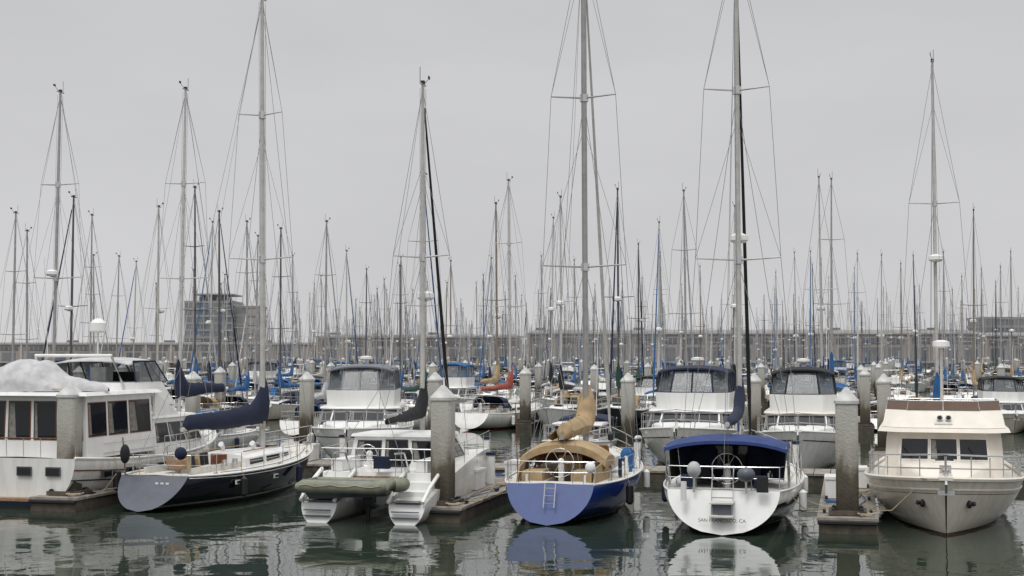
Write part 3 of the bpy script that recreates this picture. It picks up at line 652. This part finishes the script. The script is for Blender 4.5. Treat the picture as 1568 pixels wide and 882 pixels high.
# --- hero: left motoryacht
def leftyacht():
    P=Parts(False); L=13.2;B=4.3
    H=Hull(L,B,1.55,1.3,1.75,ws=.9,tm=.4,pw=2.4,draft=.5,over=1.2,tr=-.1,lift=-.2,flare=.5)
    H.skin(P('hull'),'h_white3',None,n=30,m=14); H.deck(P('deck'),'deck',None,camber=.08); H.toerail(P('deck'),'white',.05,dz=.02)
    for u in(.62,.8):
        for sd in(-1,1): P('hull').tube([H.pt(i/20*.98,u,sd) for i in range(21)],.025,'black' if u<.7 else 'varnish',5)
    P('hull').box((-.05,0,.3),(.7,3.6,.08),'teak')
    f=P('fittings')
    for y in(-1.2,-.2,1.2): f.box((-.12,y,1.15),(.05,.5,.28),'frame'); f.box((-.145,y,1.15),(.03,.42,.2),'glass')
    for x in(1.6,3.0,5): f.box((x,-H.hb(x/L)-.0,.98),(.5,.06,.22),'frame'); f.box((x,-H.hb(x/L)-.02,.98),(.42,.06,.15),'glass')
    for t in(.15,.4,.62):
        e=H.edge(t,-1,-.14); f.tube([(e[0],e[1],e[2]-1.0),(e[0],e[1],e[2]-.92),(e[0],e[1],e[2]-.4),(e[0],e[1],e[2]-.3)],[.05,.13,.13,.04],random.choice(['white','black']),10); f.tube([(e[0],e[1],e[2]-.3),(e[0],e[1]+.15,e[2]+.3)],.01,'rope',4)
    c=P('cabin')
    aw=[(5,a,a+.2,.3,.9) for a in(.04,.28,.52,.76)]
    house(c,.6,5.0,1.95,1.5,3.45,'white',rf=.1,tin=.1,c=.2,wins=[(0,.03,.28,.35,.88),(0,.32,.6,.35,.88),(0,.64,.96,.35,.88),(4,.05,.95,.35,.88)]+aw,roof=(.35,.11),frame='varnish')
    house(c,5.0,9.6,1.9,1.2,2.55,'white',rf=1.2,tin=.12,c=.5,wins=[(0,.05,.3,.4,.86),(0,.34,.62,.4,.86),(0,.66,.95,.4,.86),(4,.05,.95,.4,.86),(2,.05,.47,.3,.88),(2,.53,.95,.3,.88),(1,.1,.9,.3,.88),(3,.1,.9,.3,.88)],roof=(.15,.08))
    roofstations(c,[(9.3,1.5,.4),(10.5,1.1,.33),(11.6,.6,.05)],lambda x:H.sh(x/L),'white')
    # sloping side wings stepping down from the aft house to the saloon roof
    for sd in(-1,1):
        c.prism([(5.0,sd*1.86,2.63),(6.9,sd*1.80,2.63),(6.9,sd*1.72,2.63),(5.0,sd*1.76,2.63)],[(5.0,sd*1.86,3.42),(5.25,sd*1.82,3.42),(5.25,sd*1.74,3.42),(5.0,sd*1.76,3.42)],'white')
    g=P('flybridge')
    house(g,3.2,7.4,1.65,3.0,3.8,'white',rf=.9,tin=.08,c=.5)
    g.tube([(3.4,-1.6,3.6),(2.9,-1.4,4.7),(2.9,1.4,4.7),(3.4,1.6,3.6)],.06,'white',8)
    g.tube([(2.9,-.9,4.75),(2.9,-.9,5.5)],.03,'white',6); g.tube([(2.9,-.9,5.45),(2.9,-.9,5.5),(2.9,-.9,5.78),(2.9,-.9,5.92)],[.2,.28,.26,.1],'white',14)
    base=outline(4.2,6.9,1.58,.5,3.8); tp=outline(4.2,6.2,1.46,.5,4.5)
    for i in range(5):
        a,b=Vector(base[i]),Vector(base[i+1]); d,cc=Vector(tp[i]),Vector(tp[i+1])
        k=max(1,int((b-a).length/.9))
        for q in range(k):
            p=[a.lerp(b,q/k),a.lerp(b,(q+1)/k),d.lerp(cc,(q+1)/k),d.lerp(cc,q/k)]
            g.add(p,[(0,1,2,3)],'vinyl'); g.tube([p[0],p[3]],.03,'c_navy',5)
        g.tube([d,cc],.04,'c_navy',5)
    canopy(g,3.9,6.4,1.46,4.52,.12,'c_white',val=.06)
    g.box((5.2,.3,3.95),(.5,.6,.7),'c_white'); g.box((6.2,.3,3.95),(.4,1.6,.35),'c_black')
    # covered tender, bow pointing to starboard, cover peaked over its console
    t=P('covered_tender'); rows=[]; rnd=random.Random(2)
    for i in range(25):
        u=i/24; w=1.05*max(.05,(1-abs(2*u-.75)**3.2*(.9 if u>.375 else .6)))**.8 if abs(2*u-.75)<1 or u<.375 else 1.05*max(.06,(1-u)/.125*.45)
        pk=.95*math.exp(-((u-.36)/.16)**2)+.62*(1-u)**.5+.1
        pk=min(1.0,pk)
        row=[]
        for j in range(17):
            a=math.pi*j/16
            s_=math.sin(a)
            row.append((1.55-w*math.cos(a),2.15-u*4.25,3.575+pk*(.55*s_**.5+.45*s_**3)*(1-.0)+.02*rnd.uniform(-1,1)-.04*(i%5==0)*s_))
        rows.append(row)
    t.grid(rows,'c_white')
    t.tube([(1.55-.9,2.1-i*.4,3.66) for i in range(9)],.02,'rope',4)
    H.rails(P('railings'),h=.65,t0=.4,k=9,r=.016,rw=.012,bowtube=.45)
    r=P('railings')
    for y in[-1.8+i*.6 for i in range(7)]: r.tube([(.15,y,1.55),(.12,y,2.15)],.014,'steel',5)
    r.tube([(.12,-1.8,2.15),(.12,1.8,2.15)],.02,'varnish',6)
    for k in(0,1): r.tube([(1.5+i*.6,-1.98,1.62+.3*k) for i in range(7)],.012,'steel',5)
    b=H.edge(.99,1); f.box((b[0]+.2,0,b[2]+.03),(1.0,.3,.08),'white'); f.tube([(b[0]+.6,0,b[2]+.08),(b[0]+.8,0,b[2]-.12),(b[0]+.5,0,b[2]-.4)],.04,'steel',6)
    f.tube([(3.3,1.2,4.6),(3.0,1.2,8.0)],.014,'white',4)
    P.finish('aft_cabin_motoryacht',(-15.2,44.2,0),AWAY-R(1),BEV)
leftyacht()
# --- hero: right trawler (bow to the camera)
def trawler():
    P=Parts(False); L=11.5;B=4.45; rot=TOW-R(3)
    H=Hull(L,B,1.2,1.15,1.5,ws=.85,tm=.45,pw=2.9,draft=.6,over=.9,tr=-.05,lift=-.2,flare=.42)
    H.skin(P('hull'),'h_cream',None,n=34,m=16); H.deck(P('deck'),'cream',None,camber=.06)
    H.toerail(P('hull'),'cream',.06,n=30,dz=.03)
    for sd in(-1,1):
        P('hull').tube([H.pt(i/24*.985,.86,sd) for i in range(25)],.03,'cream',5)
        P('hull').tube([H.pt(i/24*.985,.8,sd) for i in range(25)],.012,'varnish',4)
    c=P('cabin'); x0,x1=2.6,7.3
    house(c,x0,x1,1.68,1.1,2.5,'cream',rf=.35,tin=.1,c=.35,wins=[(2,.02,.32,.45,.86),(2,.355,.645,.45,.86),(2,.68,.98,.45,.86)]+[(f,a,a+.24,.45,.86) for f in(0,4) for a in(.06,.36,.68)],frame='white')
    roofstations(c,[(6.7,1.45,.5),(8.6,1.05,.42),(9.3,.6,.1)],lambda x:H.sh(x/L)-.03,'cream')
    c.box((8.0,0,1.72),(.6,.6,.1),'cream'); c.box((8.0,0,1.78),(.5,.5,.03),'glass')
    g=P('flybridge')
    b=outline(x0-1.2,x1+.1,1.85,.5,2.51); t=outline(x0-1.2,x1+.02,1.8,.5,2.62); g.prism(b,t,'cream')
    b=outline(x0+.4,x1-.12,1.72,.55,2.63); t=outline(x0+.4,x1-.75,1.64,.55,3.12); g.prism(b,t,'cream')
    b=outline(x0+.4,x1-.72,1.62,.55,3.12); t=outline(x0+.4,x1-.95,1.58,.55,3.38)
    for i in range(5):
        A,Bq,C,D=Vector(b[i]),Vector(b[i+1]),Vector(t[i+1]),Vector(t[i])
        g.add([A,Bq,C,D],[(0,1,2,3)],'brownplexi'); g.tube([D,C],.018,'steel',5)
        k=max(1,int((Bq-A).length/.8))
        for q in range(k+1): g.tube([A.lerp(Bq,q/k),D.lerp(C,q/k)],.014,'steel',4)
    g.box((x0+1.6,.5,3.0),(.5,1.0,.6),'c_white'); g.box((x1-1.9,.0,3.05),(.4,1.0,.5),'c_white')
    for dy in(-.1,.14): g.tube([(x1-.42,dy,2.92),(x1-.28,dy,2.92)],.085,'steel',10); g.tube([(x1-.285,dy,2.92),(x1-.27,dy,2.92)],.06,'black',10)
    g.box((x1-.3,0,2.76),(.16,.5,.06),'white')
    f=P('fittings')
    for sd in(-1,1):
        f.tube([(x0-1.1,sd*1.7,3.3),(x0+.5,sd*1.7,3.3)],.014,'steel',5)
        for x in(x0-1.1,x0-.3,x0+.5): f.tube([(x,sd*1.7,2.62),(x,sd*1.7,3.3)],.014,'steel',5)
    f.tube([(x0-1.1,-1.7,3.3),(x0-1.1,1.7,3.3)],.014,'steel',5)
    f.tube([(x0,0,2.6),(x0-.1,0,5.0)],[.05,.04],'mastwhite',8); f.tube([(x0,0,4.95),(x0,0,5.0),(x0,0,5.15),(x0,0,5.2)],[.2,.27,.26,.1],'white',12)
    for sd in(-1,1):
        p=H.pt(.9,.66,sd); q=H.pt(.935,.66,sd)
        f.ball(((p[0]+q[0])/2,(p[1]+q[1])/2+sd*.04,p[2]),(.24,.07,.06),'black'); f.ball((q[0],q[1]+sd*.05,q[2]-.03),(.08,.07,.11),'black')
    for y in(-.85,.05,.95): f.tube([(x1+.0,y,1.75),(x1-.14,y-.28,2.1)],.01,'black',4)
    f.box((L-.15,0,1.58),(1.3,.34,.08),'cream'); f.tube([(L-.4,0,1.66),(L+.4,0,1.62),(L+.62,0,1.45),(L+.4,0,1.2)],.035,'steel',6)
    f.box((L+.38,0,1.22),(.12,.42,.12),'steel'); f.box((L-1.2,0,1.66),(.4,.3,.25),'steel'); f.ball((L-.3,0,1.72),(.12,.1,.1),'steel')
    r=P('railings'); H.rails(r,h=.62,t0=.3,k=11,t1=.99,r=.017,rw=.014,bowtube=.35,wires=2,ins=.1)
    f.tube([(L-1.5,-1.1,1.45),(L-.4,-.5,1.5)],.02,'rope',5)
    P.finish('trawler_yacht',bowat(11.2,36.9,L,rot),rot,BEV)
trawler()
# --- second row
def bl(x,y,L): return bowat(x,y,L,TOW)
motoryacht('flybridge_motoryacht',bl(6.45,56.2,12.5),TOW,L=12.5,B=4.6,fb=1.85,fm=1.35,top='c_navy',hm='h_white')
motoryacht('flybridge_motoryacht',bl(11.15,55.6,11.0),TOW,L=11,B=4.0,fb=1.75,fm=1.3,top='c_black',hm='h_plain',ct='cream')
motoryacht('flybridge_motoryacht',bl(-9.9,58.5,13),TOW-R(-14),L=13,B=4.4,fb=1.7,fm=1.4,fs=1.3,top='t_grey',hm='h_white3',hx=(.2,.68))
motoryacht('cabin_cruiser',bl(1.9,58.8,7.5),TOW,L=7.5,B=2.8,fs=.8,fm=.9,fb=1.15,fly=False,top='c_navy',lowtop='c_navy',zh=.75)
def sb2(x,y,mx,L,**k):
    loc=(x-mx*L*math.cos(TOW),y-mx*L*math.sin(TOW),0); return sailboat('sailboat',loc,TOW,L=L,mx=mx,**k)
sb2(-15.1,64.7,.58,11.5,B=3.6,mh=16.9,cover='c_navy',h0=.8,h1=.4,collar=1.0,mast='mastwhite',seed=12,boomz=1.5,boomrise=.2,rake=.02,dodg='c_blue')
sb2(-21.6,67,.58,11.5,B=3.6,mh=17.2,cover='c_blue',mast='alu',seed=13,radar=8.5,bim='c_navy')
sb2(17.3,58,.57,11.3,B=3.6,mh=16.8,cover='c_blue',mast='mastwhite',seed=14,radar=8.6,spread=((.62,1.0),),bim='c_maroon')
def sb3(name,x,y,L,mh,rot=AWAY,**k):
    mx=.57; loc=(x-mx*L*math.cos(rot),y-mx*L*math.sin(rot),0); return sailboat(name,loc,rot,L=L,mx=mx,mh=mh,**k)
def mod_flag(P,H):
    f=P('flag'); f.tube([(0.1,.3,1),(-.25,.3,2.9)],.02,'varnish',5)
    rows=[[(-.2+.03*i,.3-.13*j,2.85-.16*i-.08*j+.03*math.sin(j)) for j in range(7)] for i in range(5)]
    for i in range(4): f.grid(rows[i:i+2],('c_red','c_white')[i%2])
sb3('sailboat',-.1,93.5,11,16.1,rot=AWAY-R(12),B=3.6,cover='c_red',hm='h_white2',dodg='c_navy',seed=21,mast='mastwhite')
sb3('sailboat',-5.6,91.0,11,16,B=3.6,cover='c_green',seed=22,furl='c_blue',mast='alu',mod=mod_flag)

# ------------------------------------------------------------------ background fleet (shared meshes)
SV=[];MV=[]
covers=['c_blue','c_navy','c_blue','c_green','c_white','c_tan','c_blue','c_black']
hulls=['h_white','h_white3','h_plain','h_navy','h_white2','h_white','h_cream','h_white']
masts=['alu','mastwhite','alu','mastdark','alu','mastbrown','mastdark','mastwhite']
for i in range(8):
    SV.append(sailboat('sailboat_fleet',None,0,L=10.2,B=3.3,mh=15,mx=.57,hm=hulls[i],cover=covers[i],mast=masts[i],furl=[None,'c_blue','c_white','c_navy','c_white',None,'c_white',None][i],
       dodg=['c_blue',None,'c_navy','c_tan'][i%4],bim=[None,'c_blue',None,None,'c_navy',None,None,'c_white'][i],joined=True,seed=i+30,
       spread=((.5,1.0),) if i%2 else ((.42,1.1),(.72,.8)),radar=[None,7,None,8][i%4],h0=.5))
for i in range(5):
    MV.append(motoryacht('motorboat_fleet',None,0,L=[11,9,12,8,10][i],B=[4,3.2,4.3,3,3.6][i],fs=1,fm=1.15,fb=1.5,fly=i in(0,2,4),encl=i in(0,2),arch=True,
       hm=['h_white','h_white3','h_cream','h_white','h_navy'][i],top=['c_blue','c_navy','c_black','c_blue','c_tan'][i],joined=True,lowtop=['c_blue',None,'c_navy','c_blue','c_white'][i],zh=[.95,.8,1,.75,.9][i]))
placed=[]
special=[(-26.3,75,12.2),(-27.9,82,11.8),(-24.8,80,13.6),(-32,115,12.6),(-33.3,125,12.8),(-21.9,88,13.8),(-19.5,95,14.2),(-18.2,98,13.8),(-16.9,104,13.9),(-11.3,86,12.7),(-14.4,140,13),
(-10,130,13.5),(-5.8,135,13.5),(-2,128,13.3),(-1.1,108,16.1),(3.2,92,14.9),(5.7,130,13.2),(6.9,92,15.4),(11.1,125,14.3),(9.8,95,13.5),(11.9,97,15.8),(15.3,98,14.9),(24,120,13.2),(26,124,13.6),
(20.9,96,16.6),(24.2,108,18),(31.5,130,13.8),(36.9,135,13.2),(45.9,145,12.5),(44.6,130,12.6),(-35.2,120,13)]
for (x,y,h) in special:
    k=h/15; rot=AWAY+random.choice((0,math.pi))+R(random.uniform(-2,2)); L=10.2*k
    o=obj('sailboat',random.choice(SV),None,(x-.57*L*math.cos(rot),y-.57*L*math.sin(rot),0),rot); o.scale=(k,k,k)
    o.rotation_euler[0]=R(random.uniform(-.7,.7))
    cx,cy=x-.07*L*math.cos(rot),y-.07*L*math.sin(rot); placed.append(rel(cx,cy))
placed+= [rel(-.1,93.5),rel(-5.6,91)]
for base in [47+44*i for i in range(7)]:
    for side in (0,1):
        t=base+6.3 if side==0 else base+20.6
        Y=O.y+t; half=Y*.40+8; s=-half
        while s<half+Y*.12:
            s+=random.uniform(3.4,4.4)
            if random.random()<.04: continue
            if any(abs(s-a)<3.3 and abs(t-b)<10.5 for a,b in placed): continue
            if base==47 and s>18 and s<34 and side==0: mot=True
            else: mot=random.random()>.8
            rot=AWAY+(0 if (side==0)==(random.random()<.7) else math.pi)+R(random.uniform(-2,2))
            x,y=G(s,t)
            if not mot:
                k=random.triangular(.62,1.05,.84); me=random.choice(SV); L=10.2*k; nm='sailboat'
            else:
                k=random.uniform(.75,.95); j=random.randrange(5); me=MV[j]; L=[11,9,12,8,10][j]*k; nm='motorboat'
            o=obj(nm,me,None,(x-.5*L*math.cos(rot),y-.5*L*math.sin(rot),0),rot); o.scale=(k,k*.95,k*random.uniform(.92,1.14))
            o.rotation_euler[0]=R(random.uniform(-.8,.8))

# ------------------------------------------------------------------ docks and piles
def dock(name,s0,s1,t0,t1,z=.42,th=.5):
    mb=MB(); 
    def C(s,t,z): p=G(s,t); return (p[0],p[1],z)
    b=[C(s0,t0,z-th),C(s1,t0,z-th),C(s1,t1,z-th),C(s0,t1,z-th)]; tp=[C(s0,t0,z-.08),C(s1,t0,z-.08),C(s1,t1,z-.08),C(s0,t1,z-.08)]
    mb.prism(b,tp,'dockside')
    e=.05
    long_t=(t1-t0)>(s1-s0); n=int((t1-t0 if long_t else s1-s0)/.6); n=max(n,1)
    if n>200: n=60
    for i in range(n):
        a=i/n
        if long_t:
            c=(i+1)/n-.03/(t1-t0); q=[(s0-e,t0+(t1-t0)*a),(s1+e,t0+(t1-t0)*a),(s1+e,t0+(t1-t0)*c),(s0-e,t0+(t1-t0)*c)]
        else:
            c=(i+1)/n-.03/(s1-s0); q=[(s0+(s1-s0)*a,t0-e),(s0+(s1-s0)*c,t0-e),(s0+(s1-s0)*c,t1+e),(s0+(s1-s0)*a,t1+e)]
        mb.prism([C(u,v,z-.078) for u,v in q],[C(u,v,z) for u,v in q],'concrete_dock')
    return mb
def pilemesh():
    mb=MB(); w=.3
    o=lambda w,z,c=.06:[(-w+c,-w,z),(w-c,-w,z),(w,-w+c,z),(w,w-c,z),(w-c,w,z),(-w+c,w,z),(-w,w-c,z),(-w,-w+c,z)]
    mb.prism(o(w,-2),o(w,3.42),'pile'); mb.prism(o(w+.035,3.42),o(w+.035,3.5),'pilecap'); mb.prism(o(w+.03,3.5),o(.04,3.86,.01),'pilecap')
    for dx,dy,sx,sy in((0,-.42,1.0,.1),(0,.42,1.0,.1),(-.45,0,.1,.74),(.45,0,.1,.74)): mb.box((dx,dy,.5),(sx,sy,.12),'dockside')
    for dx,dy in((-.36,-.36),(.36,-.36),(.36,.36),(-.36,.36)): mb.tube([(dx,dy-.1,.56),(dx,dy+.1,.56)],.07,'black',8)
    return mb.mesh('pile')
PM=pilemesh()
def pile(s,t): 
    x,y=G(s,t); obj('concrete_pile',PM,None,(x,y,0),AWAY-math.pi/2+R(random.uniform(-3,3)))
def dockbox(mb,s,t,z=.42):
    x,y=G(s,t); mb.box((x,y,z+.3),(.6,1.1,.56),'white',rz=AWAY-math.pi/2); mb.box((x,y,z+.62),(.66,1.16,.08),'white',rz=AWAY-math.pi/2)
def pedestal(mb,s,t):
    x,y=G(s,t); mb.box((x,y,.9),(.22,.22,.95),'white',rz=AWAY); mb.box((x,y,1.42),(.27,.27,.1),'c_navy',rz=AWAY)
FS=[-24,-12.0,0,11.4,23]
for s in FS:
    mb=dock('d',s-.75,s+.75,-.9,13)
    dockbox(mb,s+.3,8.2); pedestal(mb,s-.2,6.5); dockbox(mb,s-.35,4.6)
    for tt in(.3,4,8):
        for sd in(-.62,.62):
            x,y=G(s+sd,tt); mb.box((x,y,.48),(.08,.3,.08),'black',rz=AWAY-math.pi/2)
    for k in range(4):
        x,y=G(s+(.5,-.45,.4,-.5)[k],-.55+k*3.2); mb.tube([(x+.25*math.cos(a)*(.5+.05*a),y+.25*math.sin(a)*(.5+.05*a),.45+.004*i) for i,a in enumerate([i*.6 for i in range(22)])],.018,('rope','ropeb')[k%2],4)
    for i in range(3):
        mb.tube([(G(s+.2+.12*math.sin(j*.9+i*2)+.1*i,1+j*.7)[0],G(s+.2+.12*math.sin(j*.9+i*2)+.1*i,1+j*.7)[1],.445) for j in range(9)],.014,('rope','black','ropeb')[i],4)
    for sd in(-1,1):
        a=G(s+sd*.62,.3); b=G(s+sd*1.7,-.2); mb.tube([(a[0],a[1],.5),((a[0]+b[0])/2,(a[1]+b[1])/2,.55),(b[0],b[1],1.1)],.016,'rope',5)
        a=G(s+sd*.62,.9); b=G(s+sd*1.9,5); mb.tube([(a[0],a[1],.5),((a[0]+b[0])/2,(a[1]+b[1])/2,.5),(b[0],b[1],1.1)],.016,'rope',5)
    for q in (-.95,):
        a=G(s-.78,q); b=G(s+.78,q); mb.tube([(a[0],a[1],.3),(b[0],b[1],.3)],.06,'black',6)
    obj('floating_dock_finger',mb.mesh('finger'))
    pile(s,0)
mb=dock('d',-48,48,13.05,15.3)
for s in range(-40,45,6):
    dockbox(mb,s,14.8); pedestal(mb,s+1.5,14.9)
obj('floating_dock_walkway',mb.mesh('walkway'))
for s in(-31,-20.7,-8.0,1.4,13.0,24.5):
    obj('floating_dock_finger',dock('d',s-.55,s+.55,15.35,27).mesh('finger')); pile(s,26.4)
pile(7.2,27); pile(-14.6,26.4)
for i,base in enumerate([47+44*i for i in range(7)]):
    hw=50+base*.45
    obj('floating_dock_walkway',dock('d',-hw,hw,base+12.3,base+14.5).mesh('walkway'))
    for k in range(int(-hw/10.4),int(hw/10.4)+1):
        s=k*10.4+2+i*1.7
        if i<3:
            obj('floating_dock_finger',dock('d',s-.5,s+.5,base+.5,base+12.25).mesh('finger')); 
        pile(s,base+.9); 
        if k%2: pile(s,base+26)

# ------------------------------------------------------------------ water, quay, buildings
mb=MB(); mb.add([(-3000,-200,0),(3000,-200,0),(3000,4000,0),(-3000,4000,0)],[(0,1,2,3)],'water'); obj('water',mb.mesh('water'))
mb=MB(); mb.box((0,700,.5),(2400,560,3.4),'quay')
for i in range(160): mb.box((-400+i*5,419.7,-.2),(.7,.8,5),'dockside')
mb.box((0,419.4,2.0),(2400,.5,.5),'shed2')
obj('quay_wall',mb.mesh('quay'))
def shed(x0,x1,y,z0,z1,roof,bay=7.5,depth=40):
    mb=MB(); n=int((x1-x0)/bay)
    mb.box(((x0+x1)/2,y+depth/2,(z0+z1)/2),(x1-x0,depth,z1-z0),'shed')
    mb.box(((x0+x1)/2,y-.15,z1+.25),(x1-x0+1,.6,.5),'shed2')
    h=z1-z0
    for i in range(n):
        xc=x0+(i+.5)*bay
        mb.box((x0+i*bay,y-.2,(z0+z1)/2),(.7,.4,h-.02),'shed2')
        mb.box((xc,y-.03,z0+h*.27),(bay*.55,.2,h*.5),'sheddoor' if i%3 else 'shedwin')
        mb.box((xc,y-.03,z0+h*.76),(bay*.7,.2,h*.22),'shedwin')
        for k in(-1,0,1): mb.box((xc+k*bay*.18,y-.16,z0+h*.76),(.15,.1,h*.22),'shed2')
    yy=y+depth/2
    mb.prism([(x0,y-.4,z1+.5),(x1,y-.4,z1+.5),(x1,y+depth,z1+.5),(x0,y+depth,z1+.5)],[(x0+2,yy-6,z1+roof),(x1-2,yy-6,z1+roof),(x1-2,yy+6,z1+roof),(x0+2,yy+6,z1+roof)],'shedroof')
    for i in range(0,n,4): mb.box((x0+(i+.5)*bay,yy-6.5,z1+roof),(3,2,1.2),'sheddoor')
    return mb
obj('pier_shed',shed(-58,3,424,2.2,9.2,1.2).mesh('shed'))
obj('pier_shed',shed(5,140,422,2.2,10.2,1.6).mesh('shed'))
obj('pier_shed',shed(141,330,424,2.2,9.6,1.4).mesh('shed'))
obj('pier_shed',shed(-230,-60,428,2.2,7.2,.8).mesh('shed'))
def office(name,x,y,w,d,h,floors,z0=2.2,glass='offglass',canopyr=False,bay=3.5):
    mb=MB(); mb.box((x,y+d/2,z0+h/2),(w,d,h),glass); fh=h/floors
    for i in range(floors+1): mb.box((x,y+d/2,z0+i*fh),(w+.6,d+.6,.9),'offslab')
    n=int(w/bay)
    for i in range(n+1): mb.box((x-w/2+i*w/n,y-.2,z0+h/2),(.45,.3,h-.01),'offslab')
    for i in range(0,n,3): mb.box((x-w/2+(i+.5)*w/n,y-.1,z0+h*.5),(w/n*.9,.3,h*.98),'sheddoor')
    if canopyr:
        mb.box((x+2,y+d/2,z0+h+3.2),(w*.8,d,.6),'offslab')
        for i in range(6): mb.box((x+2-w*.38+i*w*.15,y+1,z0+h+1.5),(.5,.5,3),'offslab')
        mb.box((x,y+d/2,z0+h+1.3),(w*.5,d*.6,2.4),'offslab')
    return mb
e=obj('office_building',None,None)
obj('tower_block',office('o',-128,600,20,22,24,8,canopyr=True).mesh('o'),e)
obj('side_wing',office('o',-112.4,603,10,18,22,6,glass='shed').mesh('o'),e)
obj('apartment_building',office('o',196,520,46,20,15.2,5,canopyr=False).mesh('o'))
mb=MB(); rows=[]
for i in range(41):
    x=-700+i*45; h=(8+10*math.sin(i*.5)**2+6*math.sin(i*1.3)**2)*(.5+.5*sm((x-100)/500))
    rows.append([(x,1300,0),(x,1350,h),(x,1500,h*1.2),(x,1600,0)])
mb.grid(rows,'hill'); obj('distant_hills',mb.mesh('hills'))

# ------------------------------------------------------------------ light
w=bpy.data.worlds.new('World'); scene.world=w; w.use_nodes=True; nt=w.node_tree
bg=nt.nodes['Background']; tc=N(nt,'ShaderNodeTexCoord'); sp=N(nt,'ShaderNodeSeparateXYZ'); nt.links.new(tc.outputs['Generated'],sp.inputs[0])
cr=N(nt,'ShaderNodeValToRGB'); e=cr.color_ramp
e.elements[0].position=0; e.elements[0].color=(.66,.66,.67,1); e.elements[1].position=1; e.elements[1].color=(1.0,1.0,1.0,1)
x=e.elements.new(.08); x.color=(.63,.63,.642,1); x=e.elements.new(.27); x.color=(.59,.592,.605,1); x=e.elements.new(.5); x.color=(.82,.82,.83,1)
nt.links.new(sp.outputs['Z'],cr.inputs[0])
mp=N(nt,'ShaderNodeMapping'); mp.inputs['Scale'].default_value=(1,1,3.5); nt.links.new(tc.outputs['Generated'],mp.inputs[0])
no=N(nt,'ShaderNodeTexNoise'); no.inputs['Scale'].default_value=2.6; no.inputs['Detail'].default_value=5; no.inputs['Roughness'].default_value=.5; nt.links.new(mp.outputs[0],no.inputs['Vector'])
mr=N(nt,'ShaderNodeMapRange'); mr.inputs['From Min'].default_value=.3; mr.inputs['From Max'].default_value=.7; mr.inputs['To Min'].default_value=.94; mr.inputs['To Max'].default_value=1.06
nt.links.new(no.outputs['Fac'],mr.inputs['Value'])
zr=N(nt,'ShaderNodeMapRange'); zr.inputs['From Min'].default_value=.35; zr.inputs['From Max'].default_value=1; zr.inputs['To Min'].default_value=1; zr.inputs['To Max'].default_value=1.55
nt.links.new(sp.outputs['Z'],zr.inputs['Value'])
mu=N(nt,'ShaderNodeMath',operation='MULTIPLY'); nt.links.new(mr.outputs[0],mu.inputs[0]); nt.links.new(zr.outputs[0],mu.inputs[1])
vm=N(nt,'ShaderNodeVectorMath',operation='SCALE'); nt.links.new(cr.outputs[0],vm.inputs[0]); nt.links.new(mu.outputs[0],vm.inputs['Scale'])
sky=N(nt,'ShaderNodeTexSky',sky_type='NISHITA'); sky.sun_disc=False; sky.sun_elevation=R(55); sky.sun_rotation=R(200); sky.dust_density=4
hs=N(nt,'ShaderNodeHueSaturation'); hs.inputs['Saturation'].default_value=.15; hs.inputs['Value'].default_value=.1; nt.links.new(sky.outputs[0],hs.inputs['Color'])
mx=N(nt,'ShaderNodeMix',data_type='RGBA'); mx.inputs[0].default_value=.08; nt.links.new(vm.outputs[0],mx.inputs[6]); nt.links.new(hs.outputs[0],mx.inputs[7])
nt.links.new(mx.outputs[2],bg.inputs['Color']); bg.inputs['Strength'].default_value=1.0
sl=bpy.data.lights.new('overcast_sun','SUN'); sl.energy=1.15; sl.angle=R(20); sl.color=(1,.985,.96)
so=bpy.data.objects.new('overcast_sun',sl); scene.collection.objects.link(so)
az=R(200); el=R(58); d=Vector((math.sin(az)*math.cos(el),math.cos(az)*math.cos(el),math.sin(el)))
so.rotation_euler=d.to_track_quat('Z','Y').to_euler()

cam=bpy.data.cameras.new('camera'); co=bpy.data.objects.new('camera',cam); scene.collection.objects.link(co)
cam.lens=50; cam.sensor_width=36; cam.clip_end=6000; cam.clip_start=.5
co.location=(0,0,4.8); co.rotation_euler=(R(90+2.6),0,0)
scene.camera=co
scene.view_settings.view_transform='Standard'; scene.view_settings.look='None'; scene.view_settings.exposure=0
